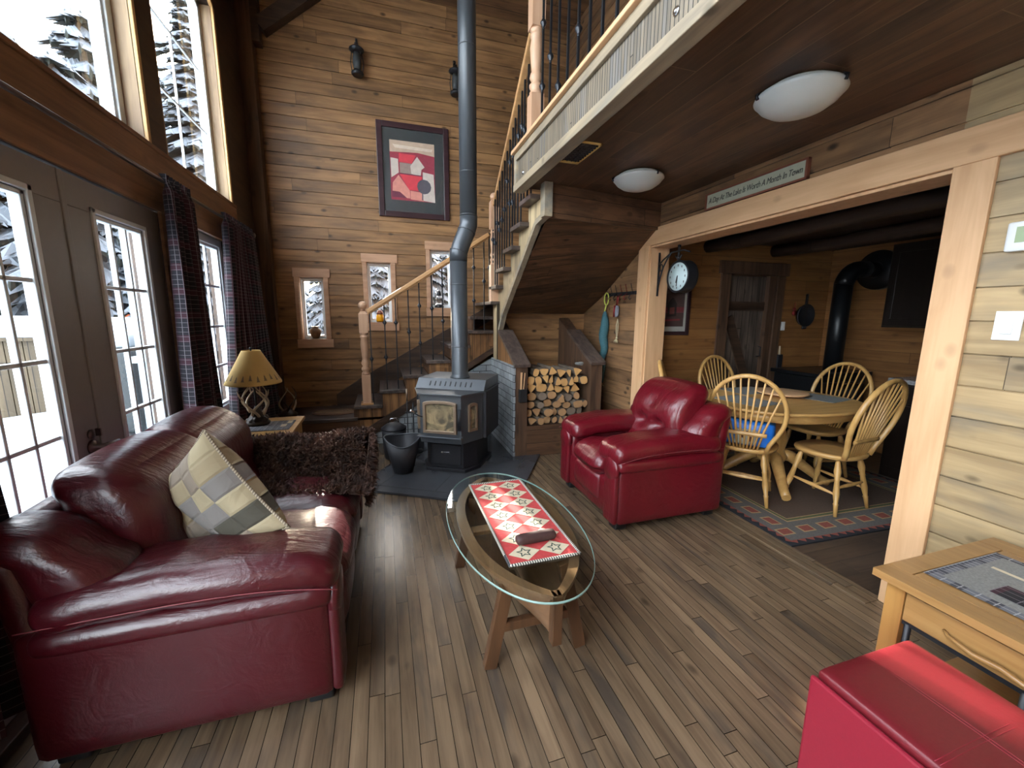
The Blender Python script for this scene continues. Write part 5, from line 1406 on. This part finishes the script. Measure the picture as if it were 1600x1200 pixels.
MB().bar((4.735, KY-.03, 1.60), (4.735, KY-.03, 1.70), .03, .012, (0, 1, 0)).lathe((4.735, KY-.03, 1.705), [(0, -.006), (.018, -.006), (.018, .006), (0, .006)], 14, axis='y').build('handle', 'iron', t, True)
MB().soft((4.735, KY-.035, 1.335), (.03, .01, .018), .008, 4).build('helper_handle', 'iron', t, True)
o = MB().lathe((4.575, KY-.02, 1.50), [(0, -.01), (.028, -.01), (.028, .01), (0, .01)], 14, axis='y').ball((4.57, KY-.02, 1.545), .018).box(4.572, KY-.022, 1.56, 4.578, KY-.016, 1.62).build('trivet', 'red_metal', origin=(4.575, KY, 1.46)); tag(o, 'small dark red iron ornament left of the skillet', 'ornament')
o = MB().box(4.405, KY-.012, 1.30, 4.465, KY-.002, 1.40).box(4.42, KY-.016, 1.325, 4.45, KY-.012, 1.375).build('wall_switch', 'plastic_white', origin=(4.435, KY-.002, 1.30)); tag(o, 'small white switch on the kitchen wall by the plank door', 'switch')
t = thing('match_holder', 'dark hanging sheath with a pale tool beside the plank door', 'holder', (4.42, KY-.03, .75))
MB().box(4.385, KY-.04, .80, 4.455, KY-.003, 1.02).build('sheath', 'iron', t, True, bevel=.004)
MB().cyl((4.41, KY-.03, 1.0), (4.40, KY-.03, 1.12), .010).cyl((4.425, KY-.05, .70), (4.43, KY-.05, .84), .008).build('tool', 'antler', t, True)
t = thing('kitchen_stove', 'black heating stove in the corner of the dining kitchen', 'stove', (4.62, 3.3, 0))
MB().box(4.24, 3.04, .12, 4.98, 3.52, .84).build('body', 'kpipe', t, True, bevel=.008)
MB().box(4.21, 3.0, .84, 5.01, 3.55, .88).build('top_plate', 'kpipe', t, True, bevel=.006)
dr = MB().box(4.32, 3.02, .26, 4.90, 3.04, .78).build('door', 'cabinet', t, True, bevel=.006)
MB().box(4.38, 3.015, .32, 4.84, 3.02, .70).build('door_glass', 'mat_board', dr, True)
MB().cyl((4.34, 2.99, .765), (4.88, 2.99, .765), .007, mi=0).build('towel_bar', 'chrome', t, True)
for x in (4.28, 4.90):
    for y in (3.08, 3.46): MB().box(x, y, 0, x+.04, y+.04, .12).build('leg', 'kpipe', t, True)
t = thing('kitchen_flue', 'black flue pipe bending into a round wall collar above the kitchen stove', 'flue pipe', (4.62, 3.16, .88))
MB().cyl((4.62, 3.16, .88), (4.62, 3.16, 1.80), .083, n=24).build('riser_pipe', 'kpipe', t, True)
el = [(4.62+.16*(1-math.cos(a)), 3.16-.02*math.sin(a), 1.79+.16*math.sin(a)) for a in [PI/2*k/6 for k in range(7)]]
MB().tube(el+[(4.90, 3.14, 1.955)], .085, 24).build('elbow', 'kpipe', t, True)
MB().tube([(4.885, 3.14, 1.955), (4.895, 3.14, 1.955)], .088, 24).build('clamp_band', 'chrome', t, True)
MB().tube([(4.89, 3.14, 1.955), (4.97, 3.13, 1.955), (5.04, 3.12, 1.955)], [.085, .085, .085], 24).lathe((5.02, 3.12, 1.955), [(.085, -.02), (.20, 0), (.205, .02), (.205, .075), (.085, .075)], 36, axis='x').build('wall_collar', 'kpipe', t, True)
t = thing('wall_cabinet', 'dark upper kitchen cabinet beside the flue collar', 'cabinet', (4.93, 2.2, 1.36))
MB().box(4.79, 1.6, 1.36, KX-.002, 2.86, 2.16).build('body', 'cabinet', t, True, bevel=.003)
for y0 in (2.235, 1.61):
    d = MB().box(4.77, y0, 1.375, 4.79, y0+.61, 2.145).build('door', 'cabinet', t, True, bevel=.004)
    mb = MB()
    for a, b, c, e in ((y0+.05, y0+.56, 1.43, 1.445), (y0+.05, y0+.56, 2.075, 2.09), (y0+.05, y0+.065, 1.445, 2.075), (y0+.545, y0+.56, 1.445, 2.075)): mb.box(4.762, a, c, 4.77, b, e)
    mb.build('door_moulding', 'cabinet', d, True, bevel=.002)
    MB().tube([(4.765, y0+.03, 1.44), (4.745, y0+.03, 1.46), (4.745, y0+.03, 1.52), (4.765, y0+.03, 1.54)], .005, 8).build('handle', 'chrome', d, True)
t = thing('base_cabinet', 'dark base kitchen cabinet at the right edge of the opening', 'cabinet', (4.7, 1.7, 0))
MB().box(4.40, .9, 0, KX-.002, 2.46, .875).build('body', 'cabinet', t, True, bevel=.003)
d = MB().box(4.385, 1.95, .70, 4.40, 2.43, .86).build('drawer', 'cabinet', t, True, bevel=.003)
MB().tube([(4.385, 2.12, .79), (4.365, 2.14, .79), (4.365, 2.24, .79), (4.385, 2.26, .79)], .005, 8).build('handle', 'chrome', d, True)
MB().box(4.385, 1.95, .10, 4.40, 2.43, .68).build('door', 'cabinet', t, True, bevel=.003)
o = MB().box(4.37, .9, .876, KX-.002, 2.49, .915).build('granite_worktop', 'granite', origin=(4.7, 1.7, .876), bevel=.004); tag(o, 'speckled grey worktop on the dark base cabinet', 'worktop')
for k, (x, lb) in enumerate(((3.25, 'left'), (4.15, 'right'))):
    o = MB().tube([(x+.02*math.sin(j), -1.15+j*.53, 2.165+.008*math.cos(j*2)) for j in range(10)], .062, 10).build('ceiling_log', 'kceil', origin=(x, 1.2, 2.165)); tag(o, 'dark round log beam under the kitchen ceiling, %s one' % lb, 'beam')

# station clock on the far post
t = thing('station_clock', 'black double sided round station clock on a scrolled bracket at the opening', 'clock', (2.58, 3.40, 1.65))
cx, cy, cz = 2.55, 3.175, 1.805
MB().lathe((cx, cy, cz), [(0, 0), (.125, 0), (.138, -.012), (.145, 0), (.142, .02), (.142, .075), (.145, .095), (.138, .107), (.125, .095), (0, .095)], 40, axis='x').build('clock_case', 'iron', t, True)
MB().lathe((cx-.003, cy, cz), [(0, 0), (.124, 0), (.124, .003), (0, .003)], 40, axis='x').build('dial', 'clockface', t, True)
mb = MB()
for k in range(12):
    a = k*PI/6; mb.obox((cx-.0045, cy-.098*math.sin(a), cz+.098*math.cos(a)), (.002, .007, .018), (-0, 0, 0) if k % 3 else (0, 0, 0))
mb.build('numerals', 'ink', t, True)
MB().bar((cx-.006, cy, cz+.01), (cx-.006, cy+.006, cz-.085), .003, .008, (0, 1, 0)).build('minute_hand', 'ink', t, True)
MB().bar((cx-.0075, cy, cz), (cx-.0075, cy+.012, cz-.055), .003, .012, (0, 1, 0)).build('hour_hand', 'ink', t, True)
xb = cx+.045-.09
mb = MB().box(xb-.008, 3.388, 1.64, xb+.008, 3.398, 2.04).tube([(xb, 3.395, 1.93), (xb, 3.33, 1.97), (xb, 3.22, 2.02), (xb+.03, 3.10, 2.025), (xb+.03, 3.02, 2.0)], .007, 8).tube([(xb, 3.395, 1.70), (xb, 3.37, 1.80), (xb, 3.33, 1.90), (xb, 3.27, 1.98), (xb, 3.22, 2.02)], .007, 8)
mb.tube([(xb, 3.36+.022*math.cos(a), 1.90+.03*math.sin(a)) for a in [k*PI/6 for k in range(13)]], .005, 6)
mb.cyl((xb+.04, cy, 1.95), (xb+.04, cy, 2.06), .011).ball((xb+.04, cy, 2.07), .015).ball((xb+.04, cy, 1.97), .018)
mb.tube([(xb+.04, cy-.04, 1.99), (xb+.04, cy-.02, 1.965), (xb+.04, cy, 1.955), (xb+.04, cy+.02, 1.965), (xb+.04, cy+.04, 1.99)], .006, 6)
mb.build('bracket', 'iron', t, True)

# ================================================================== RIGHT WALL THINGS
t = thing('wall_sign', 'long narrow sign reading A Day At The Lake Is Worth A Month In Town', 'sign', (XR-.02, 2.33, 2.262))
MB().box(XR-.022, 1.935, 2.262, XR-.005, 2.72, 2.362).build('sign_board', 'sign', t, True, bevel=.002)
mb = MB()
for a, b, c, d in ((1.925, 1.94, 2.256, 2.368), (2.715, 2.73, 2.256, 2.368), (1.925, 2.73, 2.252, 2.264), (1.925, 2.73, 2.360, 2.370)): mb.box(XR-.028, a, c, XR-.004, b, d)
mb.build('sign_frame', 'red_tin', t, True)
tc = bpy.data.curves.new('sign_text', 'FONT'); tc.body = 'A Day At The Lake Is Worth A Month In Town'; tc.size = .052; tc.align_x = 'CENTER'; tc.align_y = 'CENTER'; tc.extrude = .0006; tc.shear = .25; tc.space_character = .93
to = bpy.data.objects.new('lettering_tmp', tc); C.objects.link(to)
bpy.context.view_layer.update()
dg = bpy.context.evaluated_depsgraph_get(); me = bpy.data.meshes.new_from_object(to.evaluated_get(dg)); bpy.data.objects.remove(to)
ww = max(v.co.x for v in me.vertices)-min(v.co.x for v in me.vertices); k_ = .74/ww
for v in me.vertices:
    x, y, z = v.co; v.co = Vector((XR-.0226-z, 2.328-x*k_, 2.312+y*1.05))-t.location
me.materials.clear(); me.materials.append(M['ink']); o = bpy.data.objects.new('lettering', me); C.objects.link(o); o.parent = t
t = thing('light_switch', 'white rocker light switch on the pale board wall right of the post', 'switch', (XR, .998, 1.365))
MB().box(XR-.007, .958, 1.365, XR-.0, 1.038, 1.482).build('switch_plate', 'plastic_white', t, True, bevel=.002)
MB().obox((XR-.009, .998, 1.4235), (.006, .034, .066), (0, R(4), 0)).build('rocker', 'plastic_white', t, True, bevel=.0015)
t = thing('thermostat', 'white thermostat with a green grey screen at the right edge', 'thermostat', (XR, .98, 1.715))
MB().soft((XR-.013, .975, 1.772), (.013, .072, .057), .008, 6).build('housing', 'plastic_white', t, True)
MB().box(XR-.028, .925, 1.748, XR-.026, 1.018, 1.808).build('display', 'screen', t, True)
# coat hook rail and hanging cords
t = thing('hook_rail', 'dark metal hook rail on the board wall above the wood box', 'hook rail', (XR-.01, 3.9, 1.665))
MB().box(XR-.012, 3.60, 1.665, XR-.002, 4.20, 1.70).build('rail_bar', 'iron', t, True, bevel=.003)
for k in range(6):
    y = 3.66+k*.098
    MB().tube([(XR-.012, y, 1.685), (XR-.04, y, 1.66), (XR-.055, y, 1.635), (XR-.04, y, 1.615), (XR-.025, y, 1.63)], .004, 6).tube([(XR-.012, y, 1.695), (XR-.03, y, 1.75), (XR-.035, y, 1.775)], .003, 6).build('hook', 'red_metal' if k in (1, 2) else 'iron', t, True)
t = thing('hammock', 'teal net hammock hanging in a bundle from the hook rail', 'hammock', (XR-.05, 4.15, .68))
MB().tube([(XR-.05+.008*math.sin(k), 4.12+.012*math.sin(k*1.3), 1.50-.60*k/12) for k in range(13)], [.012, .03, .042, .047, .05, .05, .048, .047, .042, .04, .036, .032, .022], 12).build('net', 'net_teal', t, True)
MB().tube([(XR-.05+.003*math.sin(k*2), 4.10-.01*math.sin(k), .90-.22*k/5) for k in range(6)], [.024, .016, .015, .014, .012, .006], 8).build('net_tail', 'net_teal', t, True)
lp = [(XR-.05, 4.10+.045*math.cos(a), 1.635+.065*math.sin(a)) for a in [-PI/2+2*PI*k/16 for k in range(17)]]
MB().tube(lp, .007, 8).tube([(XR-.05, 4.10, 1.57), (XR-.05, 4.13, 1.50), (XR-.05, 4.15, 1.42)], .008, 8).build('loop', 'rope_yellow', t, True)
MB().tube([(XR-.05, 4.12, .70), (XR-.06, 4.09, .67), (XR-.06, 4.06, .665)], .006, 6).build('tail_cord', 'rope_beige', t, True)
t = thing('yarn_skein', 'grey and red cord bundle hanging from the hook rail', 'cord', (XR-.045, 3.90, 1.42))
MB().soft((XR-.045, 3.90, 1.50), (.02, .038, .062), .018, 6).build('coil', 'skein', t, True)
MB().tube([(XR-.07, 3.888, 1.56), (XR-.072, 3.893, 1.50), (XR-.07, 3.898, 1.44)], .011, 8).tube([(XR-.05, 3.89, 1.56), (XR-.05, 3.885, 1.62), (XR-.052, 3.87, 1.66), (XR-.05, 3.86, 1.60), (XR-.05, 3.872, 1.56)], .006, 8).build('red_wrap', 'red_metal', t, True)
t = thing('cotton_cord', 'knotted cream cord hanging below the grey cord bundle', 'cord', (XR-.04, 3.87, 1.17))
MB().tube([(XR-.04, 3.865, 1.42), (XR-.04, 3.885, 1.36), (XR-.04, 3.885, 1.28), (XR-.04, 3.868, 1.215)], .005, 6).tube([(XR-.04, 3.865, 1.42), (XR-.04, 3.85, 1.36), (XR-.04, 3.853, 1.28), (XR-.04, 3.868, 1.215)], .005, 6).ball((XR-.04, 3.868, 1.215), .012).build('loop', 'rope_beige', t, True)
mb = MB()
for k in range(6): mb.tube([(XR-.04, 3.868, 1.21), (XR-.04-.004*k, 3.868+(k-2.5)*.008, 1.185), (XR-.04, 3.878+(k-2.5)*.018, 1.165)], .003, 5)
mb.build('frayed_end', 'rope_beige', t, True)

# ceiling lights and vent
for k, (x, y, lb) in enumerate(((1.78, 2.71, 'white alabaster glass dome ceiling light, the one nearer the stairs'), (1.795, 1.525, 'white alabaster glass dome ceiling light, the large one nearer the camera'))):
    t = thing('ceiling_light', lb, 'ceiling light', (x, y, 2.45))
    MB().lathe((x, y, 2.45), [(.13, 0), (.15, -.012), (.155, -.02), (.0, -.02)], 40).build('pan', 'alabaster', t, True)
    pr2 = [(.150, -.018), (.172, -.026), (.176, -.036), (.168, -.044), (.150, -.066), (.115, -.090), (.065, -.106), (0, -.112)]
    MB().lathe((x, y, 2.45), pr2, 48).build('glass_dome', 'alabaster', t, True)
    for a in (40, 160, 280):
        MB().tube([(x+.165*math.cos(R(a)), y+.165*math.sin(R(a)), 2.43), (x+.184*math.cos(R(a)), y+.184*math.sin(R(a)), 2.420), (x+.178*math.cos(R(a)), y+.178*math.sin(R(a)), 2.402)], .007, 6).build('clip', 'iron', t, True)
t = thing('ceiling_vent', 'rectangular ceiling vent with a pale rim in the loft underside', 'vent', (1.20, 2.49, 2.45))
mb = MB()
for a, b, c, d in ((1.115, 1.128, 2.33, 2.66), (1.262, 1.275, 2.33, 2.66), (1.115, 1.275, 2.33, 2.343), (1.115, 1.275, 2.63, 2.66)): mb.box(a, c, 2.443, b, d, 2.452)
mb.build('rim', 'shade', t, True)
mb = MB().box(1.128, 2.343, 2.449, 1.262, 2.63, 2.452)
for k in range(9): mb.obox((1.195, 2.36+k*.031, 2.446), (.134, .004, .012), (R(35), 0, 0))
for k in range(4): mb.box(1.15+k*.03, 2.343, 2.442, 1.153+k*.03, 2.63, 2.446)
mb.build('grille', 'iron', t, True)
for k, (y, z, lb) in enumerate(((3.15, 2.52, 'near the stairs'), (1.43, 2.54, 'above the ceiling vent side'))):
    o = MB().lathe((1.058, y, z), [(0, -.004), (.016, -.004), (.018, 0), (0, 0)], 6, axis='x').lathe((1.055, y, z), [(0, -.006), (.009, -.006), (.009, 0)], 12, axis='x').build('bolt', 'chrome', origin=(1.058, y, z)); tag(o, 'shiny bolt head in the loft edge board, %s' % ('nearest the stair newel' if k == 0 else 'nearer the camera'), 'bolt')

# ================================================================== END TABLE AND OTTOMAN (right foreground)
t = thing('end_table', 'light oak table with a long drawer against the right wall', 'table', (2.02, .2, 0))
x0, x1, y0, y1, zt = 1.665, 2.385, -.45, .90, .555
fx0, fx1, fy0, fy1 = x0+.09, x1-.105, y0+.13, y1-.072
mb = MB()
for a, b, c, d in ((x0, fx0-.003, y0, y1), (fx1+.003, x1, y0, y1), (fx0-.003, fx1+.003, y0, fy0-.003), (fx0-.003, fx1+.003, fy1+.003, y1)): mb.box(a, c, zt-.028, b, d, zt)
mb.box(fx0-.003, fy0-.003, zt-.028, fx1+.003, fy1+.003, zt-.006, 1); mb.box(fx0+.001, fy0, zt-.01, fx1-.001, fy1-.001, zt-.0004)
mb.build('tabletop', ['endoak', 'boatleg'], t, True, bevel=.0015)
for lx_ in (x0+.035, x1-.095):
    for ly_ in (y0+.03, y1-.085): MB().box(lx_, ly_, 0, lx_+.06, ly_+.055, zt-.028).build('leg', 'endoak_z', t, True, bevel=.003)
MB().box(x0+.06, y0+.05, zt-.15, x1-.05, y1-.05, zt-.034).build('carcass', 'endoak', t, True)
dr = MB().box(x0+.032, y0+.09, zt-.150, x0+.055, y1-.09, zt-.048).build('drawer', 'endoak', t, True, bevel=.003)
MB().tube([(x0+.03, .70, .452), (x0+.012, .68, .450), (x0+.006, .62, .440), (x0+.006, .56, .446), (x0+.004, .50, .436), (x0+.018, .47, .436), (x0+.032, .46, .436)], [.005, .006, .008, .009, .008, .006, .005], 8).build('handle', 'endoak', dr, True)
MB().box(x0+.045, y0+.08, zt-.172, x0+.06, y1-.085, zt-.156).build('iron_rail', 'iron', t, True)
for y in (y1-.10, .52, .46, .44, .0):
    MB().cyl((x0+.052, y, .07), (x0+.052, y, zt-.165), .010, n=10).build('iron_rod', 'iron', t, True)
MB().box(x0+.045, y0+.06, .06, x1-.05, y1-.05, .085).build('lower_shelf', 'endoak', t, True, bevel=.003)
t = thing('table_cloth_runner', 'grey plaid patchwork runner on the oak table at right', 'table runner', (2.03, .4, zt))
def rw(u, v): 
    return (1.80+.43*v+.0, .825-1.1*u, zt+.004+.0015*math.sin(15*u)*math.sin(9*v))
mb = MB().sheet(lambda u, v: rw(.03+.94*u, .08+.84*v), 10, 8, ul=1.1, vl=.4)
mb.build('grey_cloth', 'placemat', t, True)
mb = MB().sheet(lambda u, v: Vector(rw(u, v))-Vector((0, 0, .0015)), 12, 10, ul=1.1, vl=.43)
mb.build('plaid_border', 'plaid_grey', t, True)
for (a, b, c, d) in ((.12, .24, .18, .42), (.32, .46, .2, .45), (.36, .5, .60, .85)):
    MB().sheet(lambda u, v: Vector(rw(a+(b-a)*u, c+(d-c)*v))+Vector((0, 0, .0016)), 6, 6, ul=.13, vl=.1).build('plaid_patch', 'plaid', t, True)
for (a, b, c, d) in ((.05, .14, .62, .66), (.14, .20, .62, .9), (.24, .40, .50, .53)):
    MB().sheet(lambda u, v: Vector(rw(a+(b-a)*u, c+(d-c)*v))+Vector((0, 0, .002)), 4, 4).build('pink_patch', 'beige_fabric', t, True)

t = thing('ottoman', 'bright red faux leather storage ottoman in the lower right corner', 'ottoman', (1.365, .45, 0))
x0, x1, y0, y1, zt = 1.16, 1.59, .18, .735, .405
mb = MB()
for a, b, c, d, h_ in ((x0, x0+.016, y0, y1, .004), (x1-.016, x1, y0, y1, -.02), (x0+.016, x1-.016, y0, y0+.016, -.02), (x0+.016, x1-.016, y1-.016, y1, -.02)): mb.box(a, c, .02, b, d, zt+h_)
mb.box(x0+.02, y0+.02, .02, x1-.02, y1-.02, .04)
mb.build('box_body', 'ottoman', t, True, bevel=.007)
MB().soft(((x0+x1)/2+.011, (y0+y1)/2, zt-.004), ((x1-x0)/2-.012, (y1-y0)/2-.001, .026), .018, 12, (0, 0, .005)).build('lid', 'lid', t, True)
mb = MB(); zc = zt+.0222
for dx in (-.005, .005): mb.tube([((x0+x1)/2+dx, y0+.03+(y1-y0-.06)*k/8, zc+.005*math.sin(PI*k/8)) for k in range(9)], .0009, 5)
for dy in (-.005, .005): mb.tube([(x0+.03+(x1-x0-.06)*k/8, (y0+y1)/2+dy, zc+.005*math.sin(PI*k/8)) for k in range(9)], .0009, 5)
mb.build('stitching', 'ottoman', t, True)
for a in (x0+.03, x1-.06):
    for b in (y0+.03, y1-.06): MB().box(a, b, 0, a+.03, b+.03, .02).build('foot', 'black_plastic', t, True)

# ================================================================== CURTAINS, LANTERNS, SILL THINGS
t = thing('curtain_rod', 'thin metal curtain rod running along the window wall', 'curtain rod', (-1.2, 2.8, 2.2))
MB().cyl((-1.20, .85, 2.205), (-1.20, 4.74, 2.205), .011, n=12).build('rod', 'pewter', t, True)
for y in (.82, 4.77): MB().ball((-1.20, y, 2.205), .028, 12).build('finial', 'pewter', t, True)
for y in (.95, 3.40, 4.70): MB().box(XL+.02, y-.01, 2.185, -1.20, y+.01, 2.20).box(XL+.02, y-.02, 2.15, XL+.03, y+.02, 2.25).build('bracket', 'iron', t, True)
def curtain(label, ya, yb, yc, yd, zb, nf, seed):
    def fn(u, v):
        z = 2.245+(zb-2.245)*v; k = min(1, max(0, (v-.02)/.9))
        y0_, y1_ = ya+(yc-ya)*k, yb+(yd-yb)*k
        am = .034+.014*k; x = -1.195+am*math.sin(2*PI*nf*u+seed)+.008*math.sin(5*v+9*u)
        if v < .02: x = -1.195+.02*math.sin(4*PI*nf*u+seed)
        elif v < .05: x = -1.195+.012*math.sin(2*PI*nf*u+seed)+.006
        y = y0_+(y1_-y0_)*u+.008*math.sin(2*PI*nf*u*2+seed)+.012*math.sin(3*v+seed)
        return (x, y, z)
    t = thing('curtain', label, 'curtain', (-1.195, (ya+yb)/2, zb), 0, 'plaid curtains on the window wall')
    mb = MB().sheet(fn, nf*12, 40, ul=(yb-ya)*2.6, vl=2.1); o = mb.build('cloth', 'plaid', t, True)
    so = o.modifiers.new('thick', 'SOLIDIFY'); so.thickness = .003
curtain('dark plaid curtain at the left picture edge beside the sofa arm', 1.00, 1.56, .98, 1.66, .17, 6, .4)
curtain('dark plaid curtain hanging right of the french doors', 3.0, 3.32, 2.98, 3.42, .30, 4, 1.1)
curtain('dark plaid curtain flaring behind the antler lamp', 3.95, 4.66, 3.74, 4.98, .36, 7, 2.0)

def wall_lantern(x, z, lb):
    t = thing('wall_lantern', lb, 'lantern', (x, 5.28, z-.17)); y = 5.30
    MB().lathe((x, y, z), [(.055, -.175), (.065, -.16), (.065, -.145), (.05, -.135), (.032, -.12)], 20).build('tank', 'iron', t, True)
    MB().lathe((x, y, z), [(.034, -.12), (.044, -.06), (.042, .0), (.034, .05)], 20).build('globe', 'mat_board', t, True)
    MB().lathe((x, y, z), [(.04, .05), (.078, .075), (.078, .085), (.045, .11), (.02, .125), (.02, .145), (0, .15)], 24).build('hood', 'iron', t, True)
    MB().tube([(x, y, z+.15), (x, y+.01, z+.19), (x, 5.39, z+.20)], .006, 8).box(x-.012, 5.385, z+.14, x+.012, 5.40, z+.24).build('hanger', 'iron', t, True)
    for s in (-1, 1): MB().tube([(x+s*.055, y, z-.14), (x+s*.068, y, z-.05), (x+s*.05, y, z+.06)], .005, 6).build('side_wire', 'iron', t, True)
wall_lantern(-.165, 4.225, 'black hanging lantern high on the far wall, left of the stovepipe')
wall_lantern(.925, 4.19, 'black hanging lantern on the far wall half hidden by the stovepipe')
o = MB().lathe((-.80, 5.47, 1.152), [(.032, 0), (.036, .005), (.062, .055), (.068, .085), (.060, .11), (.036, .125), (.034, .135), (.046, .146), (.040, .146), (.028, .13)], 28).build('vase', 'vase', origin=(-.80, 5.47, 1.152)); tag(o, 'round mottled brown vase on the left narrow window sill', 'vase')
t = thing('candle_jar', 'yellow candle jar on the middle narrow window sill', 'candle jar', (-.045, 5.47, 1.352))
MB().lathe((-.045, 5.47, 1.352), [(.036, 0), (.046, .008), (.048, .05), (.042, .085), (.036, .095)], 24).build('glass_jar', 'candle', t, True)
MB().lathe((-.045, 5.47, 1.447), [(.040, 0), (.040, .02), (.030, .035), (.024, .05), (0, .052)], 24).build('lid', 'red_tin', t, True)
t = thing('hurricane_lantern', 'dark hurricane lantern on the right narrow window sill behind the stovepipe', 'lantern', (.70, 5.47, 1.537))
MB().lathe((.70, 5.47, 1.537), [(.055, 0), (.060, .01), (.055, .04), (.028, .055)], 20).build('tank', 'iron', t, True)
MB().lathe((.70, 5.47, 1.537), [(.028, .055), (.042, .09), (.038, .13), (.026, .155)], 20).build('globe', 'glass', t, True)
MB().lathe((.70, 5.47, 1.537), [(.03, .155), (.034, .17), (.024, .20), (.026, .215), (.0, .225)], 20).build('burner_cap', 'iron', t, True)
for s in (-1, 1): MB().tube([(.70+s*.05, 5.47, 1.56), (.70+s*.064, 5.47, 1.62), (.70+s*.058, 5.47, 1.70), (.70+s*.03, 5.47, 1.745)], .005, 6).build('side_tube', 'iron', t, True)
MB().tube([(.70+.075*math.cos(PI*k/10), 5.455, 1.69+.10*math.sin(PI*k/10)) for k in range(11)], .002, 5).build('bail', 'iron', t, True)
